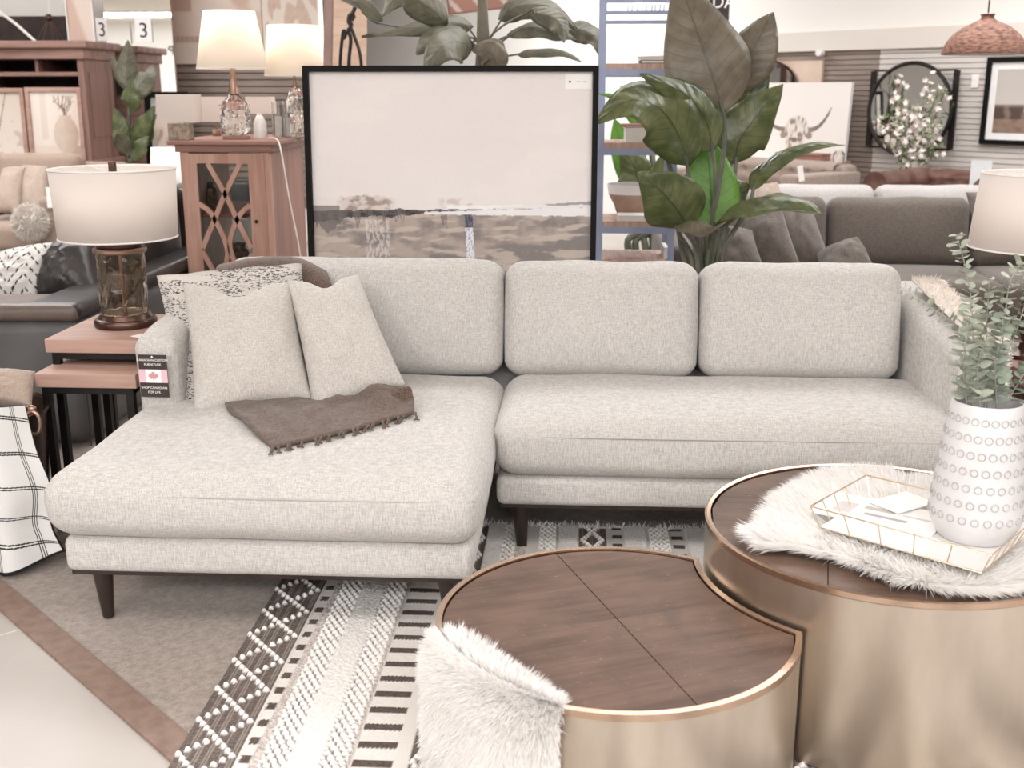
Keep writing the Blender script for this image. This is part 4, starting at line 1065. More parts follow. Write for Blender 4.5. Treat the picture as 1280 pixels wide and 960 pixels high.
# ------------------------------------------------------------------ furniture further back
def make_sofa(name, label, loc, rz, w, d, sh, bh, aw, ah, n, m, group=None, cat='sofa', puff=.02, backd=.24, legs=True):
    t = thing(name, label, cat, loc, rz, group)
    MB().box(-w/2+.01, w/2-.01, .03, d-.02, .10, sh-.15, b=.02).obj('base', m, t, ang=60)
    iw = (w-2*aw)/n
    for k in range(n):
        x = -w/2+aw+iw*(k+.5)
        f1 = lambda v, s_=(iw, d-backd): (v.x, v.y, v.z+(puff*(1-(v.x/(s_[0]/2))**2)*(1-(v.y/(s_[1]/2))**2) if v.z > 0 else 0))
        MB().rbox(iw-.006, d-backd, .155, .045, 4, (6, 6, 1), f1, T(x, (d-backd)/2, sh-.0775)).obj('seat_cushion', m, t, ang=60)
        hb = bh-sh+.03
        f2 = lambda v, s_=(iw, hb), k=k: (v.x, v.y-.03*max(0, 1-(v.x/(s_[0]/2))**2)*max(0, 1-(v.z/(s_[1]/2))**2)+.008*noise.noise(Vector((v.x*5+k, v.z*5, k))), v.z+.008*noise.noise(Vector((v.x*6+k*3, 0, 2))))
        MB().rbox(iw-.008, .17, hb, .06, 4, (8, 2, 6), f2, T(x, d-backd-.01, sh-.012) @ Matrix.Rotation(R(-9), 4, 'X') @ T(0, 0, hb/2)).obj('back_cushion', m, t, ang=60)
    MB().box(-w/2+.01, w/2-.01, d-.14, d, .1, bh-.05, b=.035).obj('backrest_frame', m, t, ang=60)
    for s_ in (-1, 1):
        x = s_*(w/2-aw/2); MB().box(x-aw/2, x+aw/2, 0, d-.01, .10, ah, b=.035).obj('armrest', m, t, ang=60)
    for sx in (-1, 1):
        for y in (.06, d-.1): MB().cyl(.018, .0, .11, 10, 0, T(sx*(w/2-.07), y, 0), r2=.025).obj('leg', M_leg, t)
    return t
# --- black leather sofa, its near corner behind the nesting tables
a = G(97, 380, .56); b = G(250, 315, .56); c = G(-60, 380, .56)
bs = thing('leather_sofa', 'black leather sofa turned at an angle behind the nesting tables', 'sofa', (a.x, a.y, 0))
u1 = (b-a).normalized(); u2 = (c-a).normalized(); n1_ = Vector((-u1.y, u1.x, 0))
if n1_.dot(u2) < 0: n1_ = -n1_
n2_ = Vector((-u2.y, u2.x, 0)); n2_ = n2_ if n2_.y > 0 else -n2_
def slabp(o0, d, nrm, L_, th_, z0_, z1_, name, m, r=.05):
    M_ = Matrix.Identity(4); M_.col[0][:3] = d; M_.col[1][:3] = nrm; M_.col[2][:3] = (0, 0, 1); M_.col[3][:3] = o0
    if M_.determinant() < 0: M_ = M_ @ Matrix.Diagonal((1, 1, 1, 1))
    return MB().rbox(L_, th_, z1_-z0_, r, 4, (8, 3, 4), None, M_ @ T(L_/2, th_/2, (z1_-z0_)/2+z0_)).obj(name, m, bs, world=True, ang=60)
g0 = Vector((a.x, a.y, 0)); Lab = (b-a).length+.25; Lac = 1.5
slabp(g0, u1, n1_, Lab, .20, .03, .50, 'backrest_side', M_greyleather)
slabp(g0+n2_*.002, u2, n2_, Lac, .24, .032, .498, 'armrest_side', M_greyleather)
slabp(g0+Vector((0, 0, 0))-n1_*.004, u1, n1_, Lab+.004, .215, .495, .56, 'backrest_top', M_leather, .03)
slabp(g0-n2_*.004, u2, n2_, Lac, .25, .492, .557, 'arm_top', M_leather2, .03)
slabp(g0+n1_*.1+n2_*.1, u1, n1_, Lab-.1, .80, .05, .47, 'seat_cushion', M_leather, .06)
for k in (1, 2):
    o0 = g0+n1_*.10+u1*(.16+k*.68)
    M_ = Matrix.Identity(4); M_.col[0][:3] = u1; M_.col[1][:3] = n1_; M_.col[2][:3] = (0, 0, 1); M_.col[3][:3] = o0
    f = lambda v, k=k: (v.x, v.y+.02*noise.noise(Vector((v.x*6, v.z*6, k))), v.z+.02*noise.noise(Vector((v.x*5+k*4, 1, 1))))
    MB().rbox(.66, .18, .40, .07, 4, (8, 2, 6), f, M_ @ T(.33, .12, .64)).obj('back_cushion', M_leather, bs, world=True, ang=60)
MB().tube([tuple(a+Vector((0, -.004, -.06))), tuple(a+Vector((0, -.004, -.53)))], .004, 5).obj('seam', M_leather, bs, world=True)
# pillows on it
yb = a.y+.42
c4 = [P(40, 372, yb+.05), P(126, 376, yb), P(112, 302, yb+.12), P(72, 300, yb+.16)]
pillow('leather_pillow', 'crumpled dark leather pillow leaning on the black sofa', c4, .20, M_leather, seed=41, wr=.012, pinch=.02)
Mc = vcol('chevron_cotton', .9, .3, 500)
c5 = [P(-30, 385, yb+.02), P(44, 372, yb), P(66, 303, yb+.16), P(-12, 318, yb+.2)]
cvp = pillow('chevron_pillow', 'white pillow with black dotted chevrons beside the dark leather one', c5, .13, Mc, seed=45, pinch=.02, n=90)
ca = cvp.data.color_attributes.new('Col', 'FLOAT_COLOR', 'POINT'); buf = []
e1 = (c5[1]-c5[0]).normalized(); e3 = (c5[3]-c5[0]); e3 = (e3-e1*e3.dot(e1)).normalized()
for v in cvp.data.vertices:
    p = WM(cvp) @ v.co; x = (p-c5[0]).dot(e1); z = (p-c5[0]).dot(e3); zz = z-abs(((x+.03) % .13)-.065)*1.25
    k = ((zz % .052) < .011) and (((x*1.0) % .0165) < .0105); c_ = (52, 47, 45) if k else (210, 206, 201); buf += [lin(c_[0]), lin(c_[1]), lin(c_[2]), 1]
ca.data.foreach_set('color', buf)
# --- beige sofa far left
R1 = P(116, 290, 7.2)
make_sofa('beige_sofa', 'beige sofa with loose cushions in front of the brown hutch', (R1.x-1.15, 7.0, 0), 0, 2.3, .95, .46, .86, .26, .64, 3, M_beige)
pillow('throw_pillow', 'tan cushion propped in the corner of the beige sofa', [P(24, 264, 7.22), P(58, 264, 7.22), P(60, 208, 7.45), P(28, 206, 7.45)], .12, M_tancush, seed=51, pinch=.02)
pillow('throw_pillow', 'creased cream cushion left of the tan one on the beige sofa', [P(-10, 266, 7.16), P(24, 264, 7.16), P(32, 208, 7.40), P(4, 210, 7.42)], .14, M_tancush, seed=53, pinch=.02)
fc = P(38, 278, 6.93); ft_ = thing('shaggy_throw', 'shaggy cream throw bunched over the seat of the beige sofa', 'throw blanket', tuple(fc))
MB().sphere((0, 0, 0), .085, 18, 12, sc=(1.15, .8, 1.1)).obj('cloth', M_fleece, ft_)
nn = rng.normal(size=(2600, 3)); nn /= np.linalg.norm(nn, axis=1)[:, None]
strands('fringe', np.array(fc)[None]+nn*np.array([[.097, .068, .093]]), nn+rng.normal(size=(2600, 3))*.5, rng.uniform(.02, .045, 2600), M_fleece, parent=ft_, loc=tuple(fc), bw=.02, curl=.015, wd=.0025)
o = MB().box(-.045, .045, -.002, .002, -.065, .065).obj('price_tag', M_paper, loc=tuple(P(67, 247, 6.985)), smooth=False); tag(o, 'white tag hanging on the arm of the beige sofa', 'tag')
# --- hutch with framed prints
YH = 8.5
hr = P(101, 52, YH); hl = P(-60, 52, YH); HW = hr.x-hl.x; zt_ = P(50, 51, YH).z
zq = lambda py, px=60: P(px, py, YH).z
hu = thing('wooden_hutch', 'large weathered brown hutch with open cubbies behind the beige sofa', 'hutch', ((hl.x+hr.x)/2, YH, 0)); w = HW/2; HD = .58
zs_ = zq(200)
MB().box(-w-.05, w+.06, -.05, HD+.03, zt_-.055, zt_, b=.012).obj('cornice', M_hutchx, hu)
MB().box(-w-.015, w+.02, -.02, HD, zq(74), zt_-.05, b=.006).obj('frieze', M_hutchx, hu)
MB().box(w-.045, w, 0, HD-.01, 0, zq(74)).obj('side_panel', M_hutch, hu, smooth=False)
MB().box(w, w+.008, .08, HD-.10, .95, zq(90)).obj('raised_panel', M_hutch, hu, smooth=False)
MB().box(-w, -w+.12, 0, HD-.01, 0, zq(74)).obj('side_panel', M_hutch, hu, smooth=False)
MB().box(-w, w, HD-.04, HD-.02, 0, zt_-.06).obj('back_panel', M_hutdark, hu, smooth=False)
MB().box(-w, w-.045, .02, HD-.04, zq(95), zq(90)).obj('shelf', M_hutchx, hu, smooth=False)
xd = P(44, 80, YH).x-(hl.x+hr.x)/2
MB().box(xd-.012, xd+.012, .02, HD-.04, zq(90), zq(74)).obj('divider', M_hutch, hu, smooth=False)
MB().box(-w-.03, w+.03, -.06, HD, zs_-.05, zs_, b=.008).obj('worktop', M_hutchx, hu)
MB().box(-w, w, 0, HD-.03, .05, zs_-.05).obj('lower_cabinet', M_hutch, hu, smooth=False)
for k in range(3): x0 = -w+.06+k*(2*w-.12)/3; MB().box(x0+.02, x0+(2*w-.12)/3-.02, -.02, .0, .12, zs_-.10, b=.004).obj('door', M_hutch, hu)
def vase_print(u, v):
    c = mixl((224, 212, 200), (206, 190, 176), abs(u-.3)*1.2)
    if v < .16: c = (216, 200, 186) if u < .75-v else (180, 152, 134)
    du, dv = (u-.70)/.26, (v-.32)/.30
    if du*du+dv*dv < 1 or (abs(u-.70) < .13 and .5 < v < .63): c = mixl((202, 184, 168), (168, 142, 124), max(0, du*.6+.2)+.2*nz((u*9, v*9, 1)))
    if .62 < v < .93:
        for k in range(6):
            xx = .70+(v-.6)*(-1.1+.42*k)*.55+.03*math.sin(v*20+k)
            if abs(u-xx) < .012 or (nz((u*28, v*28, k)) > .42 and abs(u-xx) < .06): c = (118, 96, 82)
    if .2 < u < .34 and v > .25: c = mixl(c, (196, 178, 162), .4)
    return c
def dune_print(u, v):
    c = mixl((220, 208, 196), (196, 182, 168), v)
    if nz((u*5+v*3, v*9, 7)) > .15 and v < .55: c = mixl(c, (176, 158, 144), .6)
    if abs(u-.45-(v-.3)*.35) < .012 and v > .3: c = (138, 116, 100)
    return c
def framed(name, label, x0, x1, y0, y1, Y_, fn, mf, mw=.045, mat_w=.0, lean=-5, cat='picture', nx=44, ny=50, mm=None):
    p0, p1 = P(x0, y1, Y_), P(x1, y1, Y_); h = P(x0, y0, Y_).z-p0.z; w_ = p1.x-p0.x
    t = thing(name, label, cat, ((p0.x+p1.x)/2, Y_, p0.z)); t.rotation_euler = (R(lean), 0, 0)
    f = MB(); W2 = w_/2
    for bxx in ((-W2, W2, 0, mw), (-W2, W2, h-mw, h), (-W2, -W2+mw, mw, h-mw), (W2-mw, W2, mw, h-mw)): f.box(bxx[0], bxx[1], 0, .03, bxx[2], bxx[3])
    f.obj('frame', mf, t, smooth=False)
    MB().box(-W2+.005, W2-.005, .018, .024, .005, h-.005).obj('backing_board', M_paper, t, smooth=False)
    m2 = mw+mat_w; picture('print', w_-2*m2, h-2*m2, nx, ny, fn, mm or M_vcs, t, .016, m2)
    return t
framed('framed_print', 'framed print of a large vase with branches standing in the hutch', 38, 107, 109, 199, YH-.02, vase_print, M_oak, .03, lean=-2)
framed('framed_print', 'framed sandy abstract print left of the vase print in the hutch', -32, 36, 110, 199, YH-.03, dune_print, M_oak, .03, lean=-2)
# --- mirror, number card and wall lettering seen in it
YM = 9.3
mt0, mt1 = P(139, 118, YM), P(221, 118, YM); mw_ = (mt1.x-mt0.x)
mir = thing('standing_mirror', 'tall frameless mirror behind the small banana plant carrying the number 3 card', 'mirror', ((mt0.x+mt1.x)/2, YM, 0))
mz = P(180, 120, YM).z
MB().box(-mw_/2, mw_/2, 0, .006, mz, 2.5).obj('mirror_glass', M_mirror, mir, smooth=False)
MB().box(-mw_/2-.004, mw_/2+.004, .006, .03, 0.01, 2.505).obj('backing', M_hutchx, mir, smooth=False)
def card(px, py, w_, h_, s_, Y_, label):
    t = thing('number_card', label, 'sign', tuple(P(px, py, Y_)))
    MB().box(-w_/2, w_/2, -.003, .0, -h_/2, h_/2).obj('card', M_paper, t, smooth=False)
    text('numeral', '3', s_, M_ink, t, (0, -.0035, -.005), ext=.0006); return t
card(179.5, 38, .135, .185, .165, YM-.01, 'white card with black numeral 3 fixed to the mirror')
o = card(127, 37, .10, .17, .15, YM-.30, 'narrow angled copy of the numeral 3 card, standing for its reflection above the end of the hutch'); o.rotation_euler = (0, 0, R(62))  # solid copy put where the mirrored image of the card appears
ws = thing('wall_lettering', 'black letters on the white front wall, reflected backwards in the standing mirror', 'sign', (-10.6, -13.985, 0)); 
# where the mirror shows that wall: reflect the viewing ray for the letters
d_ = ray(217, 60); hit = EYE+d_*(YM/d_.y); t__ = (YM+13.98)/d_.y; lp = Vector((hit.x+d_.x*t__, -13.98, hit.z+d_.z*t__)); ws.location = (lp.x, -13.985, lp.z)
text('lettering', 'LP', .36, M_ink, ws, (.02, .01, -.08), rot=(R(90), 0, R(180)), ext=.005)
d_ = ray(172, 20); hit = EYE+d_*(YM/d_.y); tt = (3.13-hit.z)/d_.z; cp = Vector((hit.x+d_.x*tt, YM-d_.y*tt, 3.2))
ceil_light(cp.x, max(cp.y, -12.6), 2.6, 1.0, 160, 'far behind the viewer, seen in the standing mirror')
# --- partition with large photo posters behind the lamps
struct(MB().box(-9, P(402, 100, 9.8).x, 9.8, 9.95, 0, 3.2).obj('wall_partition', M_wall, smooth=False))
pS = P(228, 80, 9.75); pE = P(400, 80, 9.75); zsl = P(300, 80, 9.75).z
mb = MB(); z = .4; mb.box(pS.x-.4, pE.x, 9.77, 9.79, .3, zsl, 1)
while z < zsl-.02: mb.box(pS.x-.4, pE.x, 9.745, 9.77, z, z+.045, 0); z += .055
struct(mb.obj('wall_slats_brown', [M_slatg, M_groove2], smooth=False))
def pos1(u, v):
    c = (234, 218, 206)
    c = mixl(c, (208, 176, 158), .8*sst(.05, .25, nz((u*3, v*2.2, 3))+.1))
    if v < .28: c = mixl((236, 222, 210), (222, 202, 188), u)
    if .26 < v < .34: c = mixl((190, 160, 142), (214, 190, 174), abs(math.sin(u*60)))
    if .34 < v < .62: c = mixl((238, 224, 212), (214, 188, 170), abs(u-.45)*1.2)
    if u < .22 and v > .62: c = (206, 176, 158)
    return c
def pos2(u, v):
    c = (238, 226, 214)
    k = nz((u*6+v*2, v*3, 9)); 
    if k > -.05 and v > .18+.2*u: c = mixl((206, 180, 162), (228, 208, 194), .5+.5*nz((u*20, v*14, 2)))
    if v < .2: c = (232, 214, 202)
    return c
for (x0, x1, fn, lb) in ((219, 330, pos1, 'large pale photo poster of stacked cushions behind the crystal lamp'), (331, 400, pos2, 'large pale photo poster of feathery plumes behind the second lamp')):
    p0, p1 = P(x0, 80, 9.74), P(x1, 80, 9.74); t = thing('wall_poster', lb, 'poster', ((p0.x+p1.x)/2, 9.74, p0.z))
    MB().box(-(p1.x-p0.x)/2, (p1.x-p0.x)/2, .002, .012, 0, 1.5).obj('board', M_paper, t, smooth=False)
    picture('print', p1.x-p0.x, 1.5, 60, 90, lambda u, v, fn=fn: fn(u, v*2.2 if v < .45 else 1-.0*v), M_vc, t)
# dark board with hanging wires, above the hutch
p0, p1 = P(-20, 17, 9.6), P(86, 20, 9.6)
o = MB().box(p0.x-.5, p1.x, 9.6, 9.64, 1.2, p1.z).obj('dark_board', M_hutdark, loc=(p0.x, 9.62, 1.2), world=True, smooth=False); tag(o, 'dark brown display board above the hutch', 'board')
t = thing('chandelier_wires', 'thin hanging light frame of spreading wires in front of the dark board', 'hanging light', tuple(P(61, 22, 9.3)))
mb = MB(); mb.sphere((0, 0, 0), .03, 8, 6)
for px, py in ((38, 52), (50, 53), (70, 53), (80, 53), (90, 52)): mb.tube([tuple(P(61, 22, 9.3)-Vector(t.location)), tuple(P(px, py+14, 9.3)-Vector(t.location))], .004, 4)
mb.obj('wires', M_bronze, t)
MB().tube([tuple(P(61, 22, 9.3)-Vector(t.location)), tuple(P(59, -60, 9.3)-Vector(t.location))], .006, 5).obj('rod', M_cord, t)
o = MB().tube([P(-10, 8, 9.2), P(20, 30, 9.2), P(60, 66, 9.2)], .012, 6).obj('white_rail', M_cord, loc=tuple(P(20, 30, 9.2)), world=True); tag(o, 'thin white rail slanting across the dark board', 'rail')
t = framed('framed_print', 'pale poster board standing beside the dark board above the hutch', 86, 120, -30, 60, 9.35, lambda u, v: mixl((226, 208, 194), (206, 178, 160), sst(-.1, .2, math.sin(u*4+v*3)*.3)), M_paper, .01, lean=0)
# frame and pillows between hutch and cabinet
framed('framed_print', 'black framed pale print leaning behind the small banana plant', 184, 238, 114, 216, 8.1, lambda u, v: mixl((222, 204, 190), (190, 164, 148), sst(0, .5, nz((u*6, v*6, 3)))), M_blackpaint, .04, .02, lean=-6)
def plain_pillow(lb, x0, x1, y0, y1, Y_, m, seed, th=.16, sh=0, lean=.12, nm='throw_pillow'):
    return pillow(nm, lb, [P(x0, y1, Y_), P(x1, y1, Y_), P(x1+sh, y0, Y_+lean), P(x0+sh, y0, Y_+lean)], th, m, seed=seed, pinch=.04)
ch = make_sofa('dark_armchair', 'dark leather armchair half hidden between the glass lamp and the cabinet', (P(208, 300, 6.6).x, 6.3, 0), R(4), .95, .85, .40, .80, .2, .56, 1, M_leather, cat='armchair')
plain_pillow('fluffy cream pillow standing on the dark armchair beside the cabinet', 188, 236, 184, 236, 6.5, M_furhide, 61)
plain_pillow('second cream pillow lower on the dark armchair', 186, 238, 246, 274, 6.42, M_furhide, 63, lean=.06)
# --- cabinet with latticed glass door
YC = 5.0
x0_, x1_ = P(226, 190, YC).x, P(336, 190, YC).x; zt_ = P(290, 180, YC).z; zz = lambda py, px=280: P(px, py, YC).z
cb = thing('display_cabinet', 'pink wood display cabinet with curved lattice glass door beside the landscape painting', 'cabinet', ((x0_+x1_)/2, YC, 0)); w = (x1_-x0_)/2; D = .62
MB().box(-w-.045, w+.05, -.045, D+.03, zt_-.004, zt_+.016, b=.004).obj('top', M_redx, cb)
MB().box(-w-.02, w+.02, -.02, D+.01, zt_-.035, zt_-.004, b=.004).obj('moulding', M_redx, cb)
for sx in (-1, 1): MB().box(sx*w-(.022 if sx > 0 else 0), sx*w+(.022 if sx < 0 else 0), .0, D, 0.0, zt_-.035).obj('side_panel', M_red, cb, smooth=False)
for sx in (-1, 1): MB().box(sx*(w-.0185)-.0205, sx*(w-.0185)+.0205, -.012, .03, 0, zt_-.036, b=.003).obj('corner_post', M_oakz, cb)
MB().box(-w+.02, w-.02, D-.02, D-.005, .05, .42).obj('back_panel', M_red, cb, smooth=False); MB().box(-w+.02, w-.02, D-.014, D-.011, .42, zt_-.035).obj('back_glass', M_pane, cb, smooth=False)
for z in (.06, .42, .74): MB().box(-w+.022, w-.022, .03, D-.02, z, z+.018).obj('shelf', M_redx, cb, smooth=False)
X_ = lambda px, py=260: P(px, py, YC).x-(x0_+x1_)/2
dx0, dx1, dz1 = X_(237, 200), X_(331, 200), zt_-.042; ox0, ox1, oz1 = X_(247, 205), X_(311, 205), zz(204)
dr = MB()
dr.box(dx0, ox0, -.016, .0, .10, dz1); dr.box(ox1, dx1, -.016, .0, .10, dz1); dr.box(ox0, ox1, -.016, .0, oz1, dz1); dr.box(ox0, ox1, -.016, .0, .10, .17)
door = dr.obj('door', M_oakz, cb, smooth=False)
sc_ = 5.335; ln = [[(318, 235), (435, 440), (520, 620), (612, 800)], [(535, 235), (435, 440), (365, 610), (285, 800)], [(258, 505), (330, 555), (380, 635), (430, 740), (452, 850), (420, 980)], [(600, 515), (540, 570), (490, 670), (466, 780), (500, 900), (560, 990)], [(280, 820), (345, 930), (420, 1060)], [(615, 840), (560, 950), (500, 1060)],
      [(285, 800), (360, 930), (470, 1060)] ]
lat = MB()
for i, l in enumerate(ln[:6]):
    pp = []
    for x, y in l:
        q_ = P(200+x/sc_, 160+y/sc_, YC-.012); pp.append(Vector((q_.x-(x0_+x1_)/2, -.0105, q_.z)))
    s_ = spline(pp, 14)
    for k in range(14): lat.bar(s_[k], s_[k+1]+(s_[k+1]-s_[k])*.06, .0105, .016) if False else lat.box(0, 1, 0, 1, 0, 1, M=Matrix.Diagonal((1e-6, 1e-6, 1e-6, 1))) if False else None
    rows = []
    for k in range(15):
        tg = (s_[min(k+1, 14)]-s_[max(k-1, 0)]).normalized(); nn_ = Vector((tg.z, 0, -tg.x))*.0108
        rows.append([tuple(s_[k]-nn_+Vector((0, -.006, 0))), tuple(s_[k]+nn_+Vector((0, -.006, 0))), tuple(s_[k]+nn_+Vector((0, .006, 0))), tuple(s_[k]-nn_+Vector((0, .006, 0)))])
    lat.grid(rows, closed=True)
lat.obj('lattice', M_oakz, door, smooth=False)
MB().box(ox0, ox1, -.003, -.001, .17, oz1).obj('door_glass', M_pane, door, smooth=False)
MB().sphere((X_(322, 276), -.022, zz(276)), .008, 10, 7).obj('knob', M_iron, door)
# inside: a jug and a bowl
for (px, zb, hh2, r_, lb) in ((262, .758, .12, .045, 'grey jug on the upper shelf inside the display cabinet'), (296, .438, .15, .055, 'dull grey pot on the middle shelf inside the display cabinet')):
    o = MB().lathe([(0, 0), (r_*.7, 0), (r_, hh2*.4), (r_*.8, hh2*.75), (r_*.5, hh2*.85), (r_*.6, hh2), (r_*.5, hh2), (r_*.4, hh2*.8), (0, hh2*.7)], 24).obj('stoneware_pot', M_bark, loc=(P(px, 260, YC+.3).x, YC+.3, zb+.001)); tag(o, lb, 'pot')
# lamps and vases on the cabinet
ZT = zt_+.016
def topy(px, Y_): return Vector((P(px, 175, Y_).x, Y_, ZT))
L1 = topy(296, YC+.12); h_ = lambda py, Y_: P(296, py, Y_).z-ZT
Yl = L1.y; t = thing('table_lamp', 'lamp with cut crystal body and tall tapered white shade on the cabinet', 'lamp', tuple(L1))
MB().box(-.052, .052, -.045, .045, 0, .014, b=.003).obj('base', M_redx, t)
zb_, zt2_ = h_(86, Yl), h_(14, Yl); r1 = 42/1400*5.2; r0 = 30/1400*5.2
prof = [(.018, .014), (.05, .02), (.066, .045), (.071, .09), (.068, .13), (.055, .165), (.028, .19), (.018, .20)]
MB().lathe(prof, 10).obj('crystal_body', M_facet, t, smooth=False)
for z in (.05, .10, .15): MB().tube([(.069*math.cos(2*math.pi*k/20), .069*math.sin(2*math.pi*k/20), z) for k in range(20)], .0022, 5, closed=True).obj('crystal_ring', M_clear, t)
MB().lathe([(.028, .20), (.024, .215), (.016, .25), (.012, zb_), (.004, zb_+.01), (.004, zt2_-.02)], 16).obj('neck', M_copper, t)
MB().lathe([(r1, zb_), (r0, zt2_)], 64, cap=False).obj('lamp_shade', M_shade2, t, solid=.002)
MB().tube([(r1*math.cos(2*math.pi*k/48), r1*math.sin(2*math.pi*k/48), zb_) for k in range(48)], .0025, 6, closed=True).obj('shade_ring', M_trimw, t)
bulb(L1+Vector((0, 0, (zb_+zt2_)/2)), 2.5)
L2 = topy(372, YC+.36); Yl = L2.y; t = thing('table_lamp', 'lamp with glass column body and white shade partly behind the painting', 'lamp', tuple(L2))
zb_, zt2_ = h_(95, Yl), h_(32, Yl); r1 = 35/1400*5.5; r0 = 29/1400*5.5
MB().lathe([(.05, 0), (.05, .015), (.03, .02), (.035, .06), (.05, .12), (.05, .17), (.03, .21), (.012, .23)], 12).obj('glass_body', M_facet, t, smooth=False)
MB().lathe([(.055, -.0), (.055, .004)], 24).obj('base', M_copper, t)
MB().lathe([(.010, .22), (.008, zb_), (.004, zt2_-.02)], 10).obj('neck', M_copper, t)
MB().lathe([(r1, zb_), (r0, zt2_)], 64, cap=False).obj('lamp_shade', M_shade2, t, solid=.002)
MB().tube([(r1*math.cos(2*math.pi*k/48), r1*math.sin(2*math.pi*k/48), zb_) for k in range(48)], .0025, 6, closed=True).obj('shade_ring', M_trimw, t)
bulb(L2+Vector((0, 0, (zb_+zt2_)/2)), 2.5)
def squarelamp(lb, px, Y_, sy0, sy1, hw, body, bw_, bh_, es=M_shade):
    q_ = topy(px, Y_); t = thing('table_lamp', lb, 'lamp', tuple(q_)); z0__, z1__ = h_(sy1, Y_), h_(sy0, Y_); w_ = hw/1400*(Y_+.1)
    MB().box(-bw_, bw_, -bw_*.7, bw_*.7, 0, bh_, b=.003).obj('body', body, t)
    MB().cyl(.005, bh_, z1__-.02, 8).obj('neck', M_copper, t)
    s = MB(); s.grid([[(x*w_, y*w_*.75, z) for x, y in ((-1, -1), (1, -1), (1, 1), (-1, 1))] for z in (z0__, z1__)], closed=True); s.obj('lamp_shade', es, t, solid=.002, smooth=False); return t
squarelamp('small lamp with square shade on a grey bark block at the cabinet corner', 227, YC+.02, 118, 153, 22, M_bark, .048, .072)
squarelamp('small square shaded lamp right behind the crystal lamp', 272, YC+.5, 121, 152, 17, M_copper, .02, .03)
squarelamp('smallest lamp with a flat white shade between crystal lamp and painting', 328, YC+.5, 121, 142, 15, M_copper, .02, .02)
o = MB().lathe([(0, 0), (.030, 0), (.031, .004), (.029, .07), (.018, .095), (.012, .105), (.013, .112), (.009, .112), (.008, .1), (0, .09)], 24).obj('white_bottle_vase', M_lid, loc=tuple(topy(326, YC+.22))); tag(o, 'slim white bottle vase beside the crystal lamp', 'vase')
for (px, Y_, r_, hh2, lb) in ((349, YC+.2, .028, .165, 'tall clear glass cylinder at the right end of the cabinet top'), (359, YC+.28, .032, .15, 'wide clear glass cylinder behind the tall one on the cabinet')):
    t = thing('glass_hurricane', lb, 'candle holder', tuple(topy(px, Y_)))
    MB().lathe([(0, .001), (r_, .001), (r_, hh2), (r_-.002, hh2), (r_-.002, .006), (0, .006)], 24).obj('glass', M_clear, t)
    MB().cyl(r_*.55, .007, hh2*.6, 16).obj('candle', M_lid, t)
cr = [topy(334, YC+.1)+Vector((0, 0, .004)), topy(346, YC+.0)+Vector((0, 0, .005)), P(352, 192, YC-.05), P(362, 250, YC-.04), P(374, 310, YC-.03), P(384, 380, YC)]
o = MB().tube(spline(cr, 30), .0032, 6).obj('extension_lead', M_cord, loc=tuple(cr[1]), world=True); tag(o, 'white electric cord hanging down over the side of the display cabinet', 'cord')
# --- big landscape painting
YP = 4.02
p0, p1 = P(376, 84, YP), P(749.5, 78, YP); pw2 = (p1.x-p0.x)/2; ptop = (p0.z+p1.z)/2; ph_ = ptop-.30
pic = thing('landscape_painting', 'large black framed misty grey landscape painting leaning behind the sectional', 'painting', ((p0.x+p1.x)/2, YP-.03, .30)); pic.rotation_euler = (R(-3), 0, R(1.0))
f = MB(); fw_ = .020
for q_ in ((-pw2, pw2, 0, fw_), (-pw2, pw2, ph_-fw_, ph_), (-pw2, -pw2+fw_, fw_, ph_-fw_), (pw2-fw_, pw2, fw_, ph_-fw_)): f.box(q_[0], q_[1], 0, .05, q_[2], q_[3])
f.obj('frame', M_blackpaint, pic, smooth=False)
MB().box(-pw2+.01, pw2-.01, .03, .045, .01, ph_-.01).obj('stretcher', M_paper, pic, smooth=False)
def fb_(x, y, z=0, o=4):
    s = 0; a_ = 1
    for k in range(o): s += a_*noise.noise(Vector((x, y, z+k*7.3))); x *= 2; y *= 2; a_ *= .5
    return s
